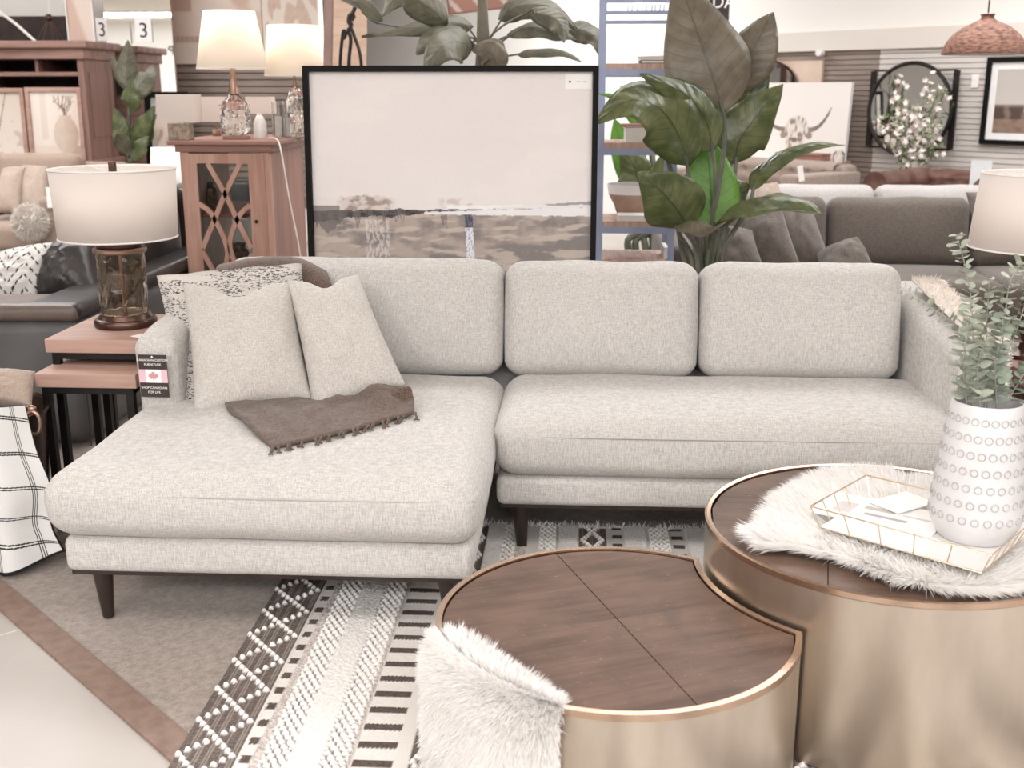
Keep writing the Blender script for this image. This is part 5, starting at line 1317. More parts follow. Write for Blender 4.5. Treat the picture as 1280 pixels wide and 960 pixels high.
def paint(u, v):
    # u across, py = matching height on the wall side of the picture
    px = 385+u*362; py = 92+(1-v)*ph_/(ptop-P(560, 330, YP).z)*246
    c = mixl((230, 224, 221), (224, 217, 213), .5+.6*fb_(u*1.5, v*3, 2)); c = mixl(c, (233, 225, 221), .5*sst(.1, .6, fb_(u*3, v*9, 5)))
    hz = 270-(px-385)*.012+2.0*fb_(u*14, 0, 3)
    # distant trees
    tr = 253+9*((px-455)/60)**2 if 415 < px < 500 else 999
    if 415 < px < 500 and py > tr-3*fb_(px*.12, 1, 2)-3 and py < hz: c = mixl(c, (160, 143, 133), (.25+.75*sst(-.15, .35, fb_(px*.06, py*.11, 4)))*sst(413, 428, px)*(1-sst(478, 500, px)))
    if 545 < px < 625 and 252 < py < 268: c = mixl(c, (186, 172, 163), .6*sst(-.1, .4, fb_(px*.05, py*.08, 6))*sst(545, 560, px)*(1-sst(600, 625, px))*sst(251, 256, py))
    if px > 620 and abs(py-(268-(px-620)*.055)) < 2.2+(px-620)*.018: c = mixl(c, (142, 136, 136), .8)
    if px < 420 and 263 < py < hz+1: c = mixl(c, (132, 124, 120), .85)
    if py > hz:
        b_ = fb_(u*7, py*.045, 8); c = mixl((176, 162, 152), (134, 126, 122), sst(-.4, .4, b_+.5*(px-385)/362-.2+.3*fb_(u*22, py*.03, 2)))
        c = mixl(c, (198, 184, 172), .8*sst(.12, .4, fb_(u*8, py*.10, 12)))
        if px < 600:
            lim = hz+8.5+3.5*fb_(px*.05, 3, 3)+(6 if px < 420 else 0)-max(0, (px-500)*.095)
            if py < lim: c = mixl((88, 84, 84), (62, 60, 62), sst(-.2, .4, fb_(px*.09, py*.4, 1)))
            dr_ = hz+26*max(0, fb_(px*.09, .5, 5)+.25)
            if py < dr_ and px < 560 and fb_(px*.35, py*.04, 2) > -.15: c = mixl(c, (112, 106, 104), .65)
            if px < 430 and py < hz+30-abs(px-404)*.9+6*fb_(px*.2, 2, 2): c = mixl(c, (110, 103, 100), .75)
        if px > 470 and abs(py-(273.5-(px-470)*.012)) < 1.2+max(0, px-520)*.022+1.2*fb_(px*.1, 1, 9) and px > 530: c = mixl(c, (238, 236, 236), .92)
        if 452 < px < 484 and py > 282 and fb_(px*.3, py*.10, 3) > .02: c = mixl(c, (220, 216, 214), .6)
    elif px > 560 and py > hz-5+max(0, (px-640)*.01): c = mixl(c, (240, 238, 238), .85)
    if 583+ (py-275)*.05 < px < 593+(py-275)*.05 and py > 274:
        c = mixl((74, 74, 84), (110, 112, 130), sst(0, .4, fb_(px*.4, py*.2, 1))) if py < 292 else mixl((226, 227, 232), (168, 168, 178), sst(0.05, .35, fb_(px*.5, py*.25, 1)))
    c = mixl(c, (205, 195, 190), .12*abs(fb_(u*60, v*60, 3, 1)))
    return c
picture('canvas', 2*(pw2-fw_), ph_-2*fw_, 360, 380, paint, M_vc, pic, .022, fw_)
tg_ = P(727, 96, YP); 
o = MB().box(-.047, .047, -.0015, .0005, -.026, .026).obj('price_label', M_paper, pic, smooth=False); o.location = (pw2-.070, .020, ph_-fw_-.034)
MB().cyl(.004, 0, .001, 10, 0, Matrix.Rotation(R(90), 4, 'X')).obj('price_dot', M_inkbrown, o).location = (-.030, -.0016, 0)
for k in range(2): MB().box(-.006+k*.022, .006+k*.02, -.0022, -.0016, -.0015, .001).obj('print_mark', M_slatg, o, smooth=False)
con = thing('console_table', 'low wood console hidden behind the sofa that carries the landscape painting', 'console table', (-.43, 4.02, 0))
MB().box(-.60, .60, -.06, .22, .26, .298, b=.003).obj('tabletop', M_redx, con)
for x in (-.56, .56):
    for y in (-.03, .19): MB().box(x-.02, x+.02, y-.02, y+.02, .0, .26).obj('leg', M_redx, con, smooth=False)
# ------------------------------------------------------------------ plants
def pot(t, c, r, h, m): MB().lathe([(0, 0), (r*.72, 0), (r*.78, .02), (r, h-.02), (r*1.04, h-.01), (r*1.03, h), (r*.92, h), (r*.9, h-.04), (0, h-.04)], 40).obj('pot', m, t)
def banana(label, base, specs, stalk_r=.006, pot_r=.16, pot_h=.30, potm=None, name='potted_banana_plant'):
    t = thing(name, label, 'plant', (base[0], base[1], 0)); pot(t, base, pot_r, pot_h, potm or M_bark)
    MB().cyl(pot_r*.88, pot_h-.05, pot_h-.035, 24).obj('soil', M_leg, t)
    for i, (pts, w, fc, fold, wv, m, stem) in enumerate(specs):
        lf = leaf_obj('leaf', pts, w, fc, m, t, fold, wv, ph=i*1.7)
        if stem: MB().tube(spline(stem+[pts[0]+(pts[1]-pts[0])*.3], 16), [stalk_r*(1.25-.5*k/16) for k in range(17)], 7).obj('stalk', M_stk, lf, world=True)
    return t
TOC = lambda p: (EYE-p).normalized()
Yb = 4.45
bp = P(884, 345, Yb); bx_, by_ = bp.x, Yb
def Q(px, py, dy=0): return P(px, py, Yb+dy)
def stem(px, py, dy=0, mx=None, i=0):
    b = Vector((bx_+.03*math.sin(i*2.4), by_+.03*math.cos(i*2.4), .30)); return [b, Vector((b.x+.01*math.sin(i), by_+dy*.2, .62)) if mx is None else P(mx, 330, Yb+dy*.3), Q(px, py, dy)]
cx = Vector((0, -1, .15))
S1 = [
 ([Q(905, 142, .02), Q(887, 85), Q(868, 30, .04), Q(846, -34, .10)], .345, (.1, -1, .1), .10, .008, M_lfb, stem(906, 175, .02, 885, 1)),
 ([Q(917, 112, .22), Q(935, 75, .2), Q(952, 42, .2), Q(966, 15, .22)], .215, (-.3, -1, .2), .18, .02, M_lfb, stem(915, 170, .16, 895, 2)),
 ([Q(918, 205, .12), Q(925, 175, .1), Q(950, 140, .12), Q(979, 105, .16)], .235, (.25, -1, .3), .22, .02, M_lf, stem(917, 230, .1, 900, 3)),
 ([Q(914, 175, .25), Q(922, 150, .25), Q(942, 110, .25), Q(962, 72, .27)], .19, (-.2, -1, .1), .2, .02, M_lf, None),
 ([Q(862, 208, -.10), Q(846, 165, -.14), Q(822, 134, -.20), Q(785, 126, -.27), Q(742, 156, -.34)], .25, (-.15, -1, .55), .22, .02, M_lf, stem(864, 245, -.06, 873, 4)),
 ([Q(892, 190, -.04), Q(882, 150, -.08), Q(856, 118, -.12), Q(800, 92, -.2)], .185, (.3, -1, .35), .30, .02, M_lf, stem(894, 235, -.02, 884, 5)),
 ([Q(890, 285, -.02), Q(889, 245, .02), Q(886, 205, .05), Q(880, 165, .07)], .235, (0, -1, .05), .10, .01, M_lfg, stem(891, 300, -.02, 886, 6)),  # back-lit leaf: light through it is put into the brighter green colour
 ([Q(860, 285, -.12), Q(846, 262, -.18), Q(825, 238, -.22), Q(797, 216, -.24)], .25, (-.25, -1, .2), .22, .03, M_lf, stem(866, 300, -.1, 872, 7)),
 ([Q(893, 285, -.05), Q(915, 258, -.16), Q(955, 246, -.26), Q(1000, 251, -.33), Q(1028, 268, -.38)], .19, (.1, -.55, 1), .35, .03, M_lf, stem(890, 300, -.04, 884, 8)),
 ([Q(939, 238, .1), Q(952, 212, .08), Q(985, 190, .04), Q(1020, 180, 0), Q(1056, 181, -.05)], .10, (0, -.7, 1), .35, .02, M_lf, stem(934, 262, .08, 896, 9)),
 ([Q(846, 272, -.05), Q(865, 276, -.16), Q(886, 284, -.24), Q(908, 276, -.3)], .12, (0, -.6, 1), .4, .03, M_lfb, stem(848, 290, -.03, 866, 10)),
 ([Q(900, 252, .2), Q(908, 244, .2), Q(925, 236, .2), Q(938, 232, .2)], .16, (0, -1, .6), .2, .03, M_lf, stem(903, 270, .15, 893, 11)),
 ([Q(828, 185, -.28), Q(805, 130, -.2), Q(775, 119, -.25), Q(748, 118, -.3)], .055, (0, -.8, 1), .3, .02, M_lfg, None),
]
S1[3] = S1[3][:6]+(stem(914, 200, .2, 890, 12),)
S1.pop(12)
S1.append(([Q(790, 140, -.05), Q(778, 128, -.05), Q(764, 119, -.05), Q(748, 117, -.05)], .05, (0, -.8, 1), .3, .02, M_lfg, [Vector((bx_, by_+.05, .3)), Q(850, 300, .02), Q(835, 200, 0), Q(800, 150, -.04)]))
bb = banana('tall potted banana plant with broad grey green leaves behind the sectional', (bx_, by_), S1, .0095, .17, .31)
for k in range(7):
    a = k*.9; MB().tube(spline([Vector((bx_+.05*math.cos(a), by_+.05*math.sin(a), .3)), P(872+k*5, 320, Yb+.02*math.sin(a)), P(858+k*9, 285-(k % 3)*8, Yb+.04*math.sin(a))], 8), [.009-.0007*j for j in range(9)], 7).obj('stalk', M_stk, bb, world=True)
# plant rising behind the painting
Yb2 = 5.3
def Q2(px, py, dy=0): return P(px, py, Yb2+dy)
b2 = Q2(602, 78); 
def st2(px, py, dy=0): return [Vector((b2.x+.01, Yb2, .9)), Q2(602, 66), Q2(px, py, dy)]
dn = lambda pts, w, fc=(0, -1, .5), fold=.3, m=None: (pts, w, fc, fold, .04, m or M_lfd, None)
S2 = [
 ([Q2(560, 30, -.05), Q2(530, 6, -.1), Q2(500, -6, -.15), Q2(476, 22, -.2)], .15, (0, -1, .3), .35, .04, M_lfd, st2(572, 45)),
 ([Q2(592, 33, .02), Q2(562, 28, 0), Q2(520, 34, -.1), Q2(452, 46, -.2)], .115, (0, -1, .7), .35, .05, M_lfd, st2(596, 50)),
 ([Q2(575, 40, -.02), Q2(550, 42, -.1), Q2(535, 52, -.2), Q2(520, 68, -.25)], .14, (-.2, -1, .2), .3, .05, M_lfd, st2(588, 52)),
 ([Q2(592, 60, -.1), Q2(570, 52, -.2), Q2(548, 62, -.28), Q2(528, 92, -.3)], .20, (-.2, -1, .3), .3, .04, M_lfd, st2(598, 62)),
 ([Q2(622, 24, .02), Q2(650, 8, 0), Q2(690, 10, -.05), Q2(724, 40, -.1)], .12, (.2, -1, .5), .4, .05, M_lfd, st2(612, 48)),
 ([Q2(660, 15, -.08), Q2(690, 22, -.12), Q2(702, 34, -.15), Q2(705, 54, -.18)], .11, (.2, -1, .2), .4, .05, M_lfd, None),
 ([Q2(634, 44, .02), Q2(665, 34, 0), Q2(700, 42, -.05), Q2(722, 50, -.1)], .10, (.1, -.8, .7), .35, .05, M_lfd, st2(618, 58)),
 ([Q2(706, 38, .1), Q2(728, 38, .08), Q2(745, 48, .05), Q2(752, 72, 0)], .12, (.2, -1, .4), .35, .05, M_lfd, None),
 ([Q2(646, 68, -.1), Q2(670, 64, -.12), Q2(705, 66, -.15), Q2(728, 78, -.2)], .06, (.1, -.8, .8), .35, .04, M_lfd, st2(630, 70)),
 ([Q2(620, 90, -.25), Q2(618, 72, -.28), Q2(605, 62, -.3), Q2(590, 64, -.3)], .13, (.1, -1, .2), .2, .04, M_lfb, None),
 ([Q2(620, 88, -.22), Q2(612, 68, -.25), Q2(622, 60, -.25), Q2(630, 70, -.25)], .12, (.1, -1, .2), .2, .04, M_lfb, None),
 ([Q2(478, 30, -.1), Q2(462, 12, -.1), Q2(452, 4, -.1), Q2(440, 2, -.1)], .07, (.1, -1, .2), .2, .04, M_lfd, None),
]
S2 = [s_[:6]+((st2(s_[0][0].x and 612, 60),)[0] if s_[6] is None else s_[6],) for s_ in S2]
S2 = [s_ if i not in (5, 7, 9, 10, 11) else s_[:6]+([Vector((b2.x, Yb2, .9)), Q2(603, 66), s_[0][0]],) for i, s_ in enumerate(S2)]
bz = banana('olive grey broad leaved plant rising behind the landscape painting', (b2.x, Yb2), S2, .0052, .20, .40)
MB().tube([Vector((b2.x, Yb2, .36)), Vector((b2.x, Yb2, 1.2)), Q2(604, 60), Q2(603, 0), Q2(600, -40)], [.05, .045, .032, .022, .02], 12).obj('trunk', M_trk, bz, world=True)
# small banana plant between hutch and mirror
Yb3 = 8.0
def Q3(px, py, dy=0): return P(px, py, Yb3+dy)
b3 = Q3(160, 200)
def st3(px, py): return [Vector((b3.x, Yb3, .4)), Q3(162, 190), Q3(px, py)]
S3 = [([Q3(161, 112), Q3(158, 90), Q3(160, 68), Q3(160, 50)], 0.144, (.3, -1, 0), .25, .04, M_lfd, st3(162, 130)),
 ([Q3(163, 122, -.05), Q3(176, 106, -.05), Q3(186, 92, -.05), Q3(190, 80, 0)], 0.173, (-.2, -1, .2), .25, .05, M_lfd, st3(163, 135)),
 ([Q3(160, 112, .1), Q3(152, 98, .1), Q3(144, 82, .1), Q3(138, 70, .1)], 0.094, (0, -1, 0), .2, .04, M_lfd, st3(161, 130)),
 ([Q3(162, 138, -.1), Q3(162, 128, -.15), Q3(163, 116, -.15), Q3(165, 98, -.15)], 0.158, (0, -1, 0), .2, .04, M_lf, None),
 ([Q3(163, 185, -.05), Q3(172, 165, -.1), Q3(183, 148, -.12), Q3(194, 132, -.1)], 0.144, (-.2, -1, .1), .3, .05, M_lf, st3(163, 190)),
 ([Q3(163, 190, .05), Q3(180, 172, 0), Q3(186, 155, 0), Q3(196, 142, 0)], 0.115, (-.2, -1, .1), .3, .05, M_lf, None),
 ([Q3(158, 185, -.05), Q3(152, 172, -.1), Q3(148, 150, -.1), Q3(143, 134, -.1)], 0.130, (.2, -1, .1), .3, .05, M_lf, st3(160, 190)),
 ([Q3(160, 196, -.1), Q3(155, 182, -.15), Q3(150, 172, -.18), Q3(146, 166, -.2)], 0.130, (.2, -1, .4), .2, .05, M_lfd, None),
 ([Q3(163, 200, -.1), Q3(172, 188, -.12), Q3(178, 178, -.12), Q3(186, 170, -.1)], 0.122, (0, -1, .2), .2, .05, M_lf, None)]
S3 = [s_[:6]+(s_[6] or [Vector((b3.x, Yb3, .4)), Q3(161, 195), s_[0][0]],) for s_ in S3]
banana('small potted banana plant between the brown hutch and the mirror', (b3.x, Yb3), S3, .010, .16, .30)
# plant behind the bookcase
Yb4 = 6.3
def Q4(px, py, dy=0): return P(px, py, Yb4+dy)
b4 = Q4(805, 330)
S4 = [([Q4(800, 290), Q4(800, 250), Q4(795, 215), Q4(775, 180)], .30, (0, -1, 0), .15, .03, M_lf, None), ([Q4(815, 290), Q4(822, 250), Q4(826, 220), Q4(830, 190)], .22, (0, -1, 0), .15, .03, M_lf, None),
 ([Q4(790, 240, .1), Q4(782, 200, .1), Q4(774, 170, .1), Q4(768, 148, .1)], .15, (0, -1, 0), .15, .03, M_lfg, None), ([Q4(800, 160, .1), Q4(800, 135, .1), Q4(790, 118, .1), Q4(775, 108, .1)], .20, (0, -1, 0), .15, .03, M_lfg, None),
 ([Q4(812, 160, .15), Q4(818, 135, .15), Q4(822, 118, .15), Q4(832, 104, .15)], .22, (0, -1, 0), .15, .03, M_lfg, None)]
S4 = [s_[:6]+([Vector((b4.x+.04*math.sin(i*2), Yb4, .38)), Q4(790+i*9, 325), Q4(785+i*10, 300), s_[0][0]],) for i, s_ in enumerate(S4)]
banana('bright green plant standing behind the blue grey bookcase', (b4.x, Yb4), S4, .020, .17, .34, M_lid)

# ------------------------------------------------------------------ bookcase
YE = 4.92
e0, e1_ = P(753, 100, YE).x, P(846, 100, YE).x; ze = lambda py: P(790, py, YE).z
ew = (e1_-e0)/2; et = thing('metal_bookcase', 'blue grey metal bookcase with wood shelves beside the painting', 'bookcase', ((e0+e1_)/2, YE, 0)); ED = .34
for sx in (-1, 1):
    for y in (0, ED): MB().box(sx*ew-.013, sx*ew+.013, y-.011, y+.011, 0, ze(-70)).obj('upright', M_steel, et, smooth=False)
for py in (0.5, 15, 27): MB().box(-ew, ew, -.006, .006, ze(py+3), ze(py-1.5)).obj('rail', M_steel, et, smooth=False)
for xx in (785, 790, 797, 808, 815, 819, 825, 830): x = P(xx, 10, YE).x-(e0+e1_)/2; MB().box(x-.0022, x+.0022, -.004, .004, ze(14), ze(6)).obj('letter_stroke', M_steel, et, smooth=False)  # thin bars stand in for the lower ends of sign lettering
shz = []
for py in (86, 185, 283, 331, 410):
    z = ze(py); shz.append(z)
    MB().box(-ew+.012, ew-.012, -.012, ED, z-.030, z-.002).obj('shelf_rail', M_steel, et, smooth=False)
    s = MB()
    for k in range(5): s.box(-ew+.014+k*(2*ew-.028)/5, -ew+.013+(k+1)*(2*ew-.028)/5, -.006, ED-.01, z-.002, z+.022)
    s.obj('shelf_board', M_slab, et, smooth=False)
def book(label, px, z, w_, d_, h_, m, rz=0, Y_=YE+.12, name='book'):
    t = thing(name, label, 'book', (P(px, 100, Y_).x, Y_, z), rz)
    MB().box(-w_/2, w_/2, -d_/2, d_/2, 0, .003).obj('cover', m, t, smooth=False); MB().box(-w_/2, w_/2, -d_/2, d_/2, h_-.003, h_).obj('cover', m, t, smooth=False)
    MB().box(-w_/2, -w_/2+.003, -d_/2, d_/2, .003, h_-.003).obj('spine', m, t, smooth=False)
    MB().box(-w_/2+.003, w_/2-.004, -d_/2+.003, d_/2-.003, .003, h_-.003).obj('pages', M_books[3], t, smooth=False)
    return t
book('thin dark teal book lying on the upper shelf of the bookcase', 818, shz[0]+.0225, .13, .18, .014, M_books[0])
book('thick white book lying on the second shelf of the bookcase', 806, shz[1]+.0225, .16, .2, .062, M_books[3])
book('flat red covered book on top of the thick white one', 806, shz[1]+.0850, .18, .2, .012, M_books[2], .05)
book('slim white book lying in front of the bowl on the third shelf', 799, shz[2]+.0225, .15, .12, .024, M_books[3], 0, YE+.06)
bt = thing('stoneware_bowl', 'pinkish stoneware bowl with white rim on the third bookcase shelf', 'bowl', (P(790, 250, YE+.2).x, YE+.24, shz[2]+.0225))
MB().lathe([(0, 0), (.05, 0), (.075, .04), (.10, .085), (.105, .10), (.10, .10), (.07, .05), (0, .02)], 40).obj('body', M_stoneware, bt)
MB().lathe([(.1045, .098), (.112, .142), (.107, .142), (.099, .099)], 40, cap=False).obj('rim', M_lid, bt)
book('cream book standing upright at the end of the second shelf', 838, shz[3]+.0225, .02, .16, .05, M_books[1])
# ------------------------------------------------------------------ right hand side
# charcoal sectional behind
gsx = P(1130, 255, 5.75).x
gs = make_sofa('charcoal_sofa', 'charcoal fabric sofa behind the right end of the linen sectional', (P(1050, 300, 5.6).x+.33, 5.2, 0), 0, 2.45, .85, .44, .76, .16, .60, 3, M_grey)
def gp_(lb, c, th, seed, m=M_grey2, pinch=.05): return pillow('charcoal_pillow', lb, c, th, m, 'pillow', None, seed, .02, pinch, .003)
gp_('large charcoal pillow nearest the banana plant on the charcoal sofa', [P(935, 338, 4.98), P(1004, 340, 4.90), P(976, 256, 5.05), P(930, 272, 5.15)], .16, 71)
gp_('dark charcoal pillow wedged behind the large one', [P(985, 336, 5.14), P(1040, 330, 5.10), P(1012, 250, 5.30), P(970, 258, 5.34)], .15, 73)
gp_('small charcoal pillow tipped forward at the right of the pillow group', [P(1030, 350, 4.92), P(1102, 352, 4.92), P(1072, 296, 5.02), P(1020, 318, 5.10)], .15, 75)
gp_('greyish pillow half hidden by the banana plant stalks', [P(880, 345, 4.88), P(958, 340, 4.86), P(940, 288, 4.98), P(890, 276, 5.02)], .15, 77)
gp_('charcoal cushion corner showing beside the drum lampshade', [P(1222, 292, 5.3), P(1275, 292, 5.3), P(1262, 240, 5.4), P(1207, 240, 5.4)], .12, 79, pinch=.02)
make_sofa('white_sofa', 'long white sofa behind the charcoal sofa', (P(1092, 240, 6.8).x, 6.15, 0), R(0), 2.05, .85, .44, .745, .2, .55, 2, M_white)
gp_('taupe pillow with peaked corners on the white sofa', [P(936, 262, 6.5), P(985, 262, 6.5), P(972, 228, 6.66), P(940, 236, 6.66)], .12, 81, M_taupe, .08)
# tufted sofa against the display wall
def tuftback(w, h, dd=.07, sx=.15, sz=.12, d=.2):
    nx_, nz_ = 90, 40; rows = []
    for j in range(nz_+1):
        row = []
        for i in range(nx_+1):
            x = -w/2+w*i/nx_; z = h*j/nz_; r_ = round(z/sz); off = (sx/2 if r_ % 2 else 0)
            dx = (x-off)-round((x-off)/sx)*sx; dz = z-r_*sz; q_ = math.exp(-(dx*dx+dz*dz)/.0011)
            r2 = (r_+1) if dz > 0 else r_-1; y = dd*q_*.7 - .02*math.cos(2*math.pi*(x/sx))*math.cos(math.pi*z/sz)*.6
            top = max(0, (z-h+.10)/.10); y += d*.75*top**2.2
            row.append((x, y, z-.035*top**3))
        rows.append(row)
    return rows
def tufted(name, lb, cat, px0, px1, pytop, off, m, h=.36, arm='block', zt_=None, dd=.055):
    a_, b_ = W(px0, pytop, off), W(px1, pytop, off); w_ = (b_-a_).dot(WD); z_ = zt_ or (a_.z+b_.z)/2
    t = thing(name, lb, cat, ((a_.x+b_.x)/2, (a_.y+b_.y)/2, 0), WR)
    MB().grid(tuftback(w_-.2, h, dd)).obj('tufted_back', m, t, smooth=True, ang=180).location = (0, 0, z_-h+.03)
    MB().box(-w_/2+.03, w_/2-.03, .06, .24, .1, z_-.02, b=.04).obj('backrest_frame', m, t)
    MB().box(-w_/2+.08, w_/2-.08, -.5, .1, .12, .42, b=.05).obj('seat_cushion', m, t)
    for sx in (-1, 1):
        x = sx*(w_/2-.08)
        if arm == 'block': MB().box(x-.09, x+.09, -.55, .22, .1, z_-.07, b=.02).obj('armrest', m, t)
        else:
            ar_ = MB().rbox(.14, .75, z_-.2, .05, 3, (2, 6, 4), None, T(x, -.17, .1+(z_-.2)/2)).obj('armrest', m, t)
            MB().cyl(.085, -.56, .2, 24, 0, T(x, 0, z_-.085) @ Matrix.Rotation(R(-90), 4, 'X')).obj('arm_roll', m, ar_)
        for y in (-.48, .15): MB().cyl(.02, 0, .11, 10, 0, T(x, y, 0)).obj('leg', M_leg, t)
    return t
tufted('tufted_sofa', 'taupe button tufted sofa standing below the cow canvas', 'sofa', 890, 1056, 199, .95, M_taupe)
o = MB().box(-.022, .022, -.002, .002, -.055, .055).obj('price_tag', M_paper, loc=tuple(W(1001, 217, 1.54)), rz=WR, smooth=False); o.rotation_euler = (0, R(-14), WR); tag(o, 'white paper tag hanging on the arm of the tufted sofa', 'tag')
tufted('leather_armchair', 'brown channelled leather armchair with rolled arms below the round mirror', 'armchair', 1136, 1300, 213, .85, M_brownleather, arm='roll', dd=.03)
# console, jar and cow canvas
ca_, cb_ = W(930, 190, .12), W(1060, 190, .12); cw_ = (cb_-ca_).dot(WD); zc_ = W(1010, 201, .3).z
ct = thing('console_chest', 'pale wood console behind the tufted sofa holding a red box', 'console table', tuple(((ca_+cb_)/2).xy)+(0,), WR)
MB().box(-cw_/2-.05, cw_/2, -.30, .06, zc_-.05, zc_, b=.005).obj('tabletop', M_slab, ct)
for sx in (-1, 1): MB().box(sx*(cw_/2-.06)-.03, sx*(cw_/2-.06)+.03, -.27, .05, 0, zc_-.05).obj('end_panel', M_slab, ct, smooth=False)
def on_console(px, off): p = W(px, 200, off); return (p.x, p.y, zc_+.001)
t = thing('wooden_box', 'flat reddish wooden box on the console under the cow canvas', 'box', on_console(1003, .30), WR)
hb_ = max(.03, W(1003, 191, .3).z-zc_)
MB().box(-.22, .22, -.07, .07, 0, hb_*.7, b=.003).obj('body', M_red, t); MB().box(-.225, .225, -.075, .075, hb_*.7+.001, hb_, b=.003).obj('lid', M_redx, t)
o = MB().lathe([(0, 0), (.04, 0), (.045, .01), (.045, .07), (.03, .085), (.03, .095), (.027, .095), (.027, .08), (.04, .06), (.04, .012), (0, .012)], 20).obj('glass_jar', M_clear, loc=on_console(1048, .3)); tag(o, 'clear glass jar at the right end of the console', 'jar')
ca0, ca1 = W(926, 103, .20), W(1062, 103, .20); w_ = (ca1-ca0).dot(WD); zb_ = zc_+.001; h2_ = (ca0.z+ca1.z)/2-zb_
def cow(u, v):
    c = (238, 232, 225); py = 103+(1-v)*98; px = 926+u*136
    X, Y = px-1001, py-165
    hd = (X/15.0)**2+((Y+3)/17)**2
    for s in (-1, 1):
        # horns sweep out and up
        for k in range(26):
            q_ = k/25; hx_ = s*(14+30*q_-4*q_*q_)+(0 if s > 0 else 0); hy_ = -2-5*math.sin(q_*2.2)*0-28*q_**2.2*(1 if s > 0 else .55)
            rr_ = 2.6*(1-q_)+.9
            if (X-hx_)**2+(Y-hy_)**2 < rr_*rr_: c = mixl((150, 136, 126), (110, 98, 90), q_)
        if (X-s*16)**2/16+(Y-5)**2/22 < 1: c = (158, 142, 130)
    if hd < 1 or (abs(X) < 12 and 8 < Y < 36): c = mixl((228, 220, 211), (150, 134, 122), sst(-.1, .5, nz((X*.35, Y*.12, 2))+max(0, Y)*.012))
    if abs(X) < 5 and 14 < Y < 22: c = (226, 218, 210)
    if 9 < Y < 13 and abs(X) < 8 and nz((X, Y, 1)) > -.3: c = (130, 114, 104)
    return c
cv = thing('cow_canvas', 'white canvas print of a shaggy long horned cow on the console', 'painting', (((ca0+ca1)/2).x, ((ca0+ca1)/2).y, zb_), WR); cv.rotation_euler = (R(-3), 0, WR)
MB().box(-w_/2, w_/2, 0.001, .035, 0, h2_).obj('stretcher', M_paper, cv, smooth=False)
picture('print', w_, h2_, 150, 120, cow, M_vc, cv)
# things on the taupe slats
a_, b_ = W(940, 75, .05), W(1028, 75, .05); w_ = (b_-a_).dot(WD)
t = thing('tan_panel_picture', 'tan picture panel on the taupe slats behind the cow canvas', 'picture', (((a_+b_)/2).x, ((a_+b_)/2).y, W(1000, 150, .05).z), WR)
hgt = W(1000, 76, .05).z-W(1000, 150, .05).z
MB().box(-w_/2, w_/2, 0, .03, 0, hgt).obj('panel', mat('tan_panel', C(206, 178, 156), C(222, 204, 186), .7, scale=3), t, smooth=False)
t2 = thing('round_mirror', 'thin rimmed round mirror partly hidden behind the cow canvas', 'mirror', tuple(W(962, 122, .072)), WR)
rr_ = 42/1400*9.9
MB().tube([(rr_*math.cos(2*math.pi*k/60), 0, rr_*math.sin(2*math.pi*k/60)) for k in range(60)], .012, 6, closed=True).obj('rim', M_bronze, t2)
MB().cyl(rr_-.004, -.004, .004, 60, 0, Matrix.Rotation(R(90), 4, 'X')).obj('mirror_glass', M_mirror, t2)
o = MB().cyl(.028, 0, .06, 12, 0, Matrix.Rotation(R(90), 4, 'X')).obj('wall_hook', M_lid, loc=tuple(W(1028, 66, .03)), rz=WR); tag(o, 'small white hook at the top of the taupe slats', 'hook')
# black iron mirror with square back frame
mc = W(1138, 137, .10); ds = (mc-EYE).dot(fw); k_ = ds/1400; ry = 56*k_; rx = ry
t = thing('iron_mirror', 'round black rimmed mirror mounted on a square iron frame on the white slats', 'mirror', tuple(mc), WR)
MB().tube([(rx*math.cos(2*math.pi*k/72), -.02, ry*math.sin(2*math.pi*k/72)) for k in range(72)], .016, 8, closed=True).obj('rim', M_iron, t)
MB().cyl(ry-.006, .012, .020, 72, 0, Matrix.Rotation(R(90), 4, 'X')).obj('mirror_glass', M_mirror, t)
sqx = 44*k_*1.28; sqz = 47*k_; f = MB()
for x in (-1, 1): f.box(x*sqx-.022, x*sqx+.022, .0, .02, -sqz, sqz)
for z in (-1, 1): f.box(-sqx, sqx, .005, .015, z*sqz-.006, z*sqz+.006)
f.obj('square_frame', M_iron, t, smooth=False)
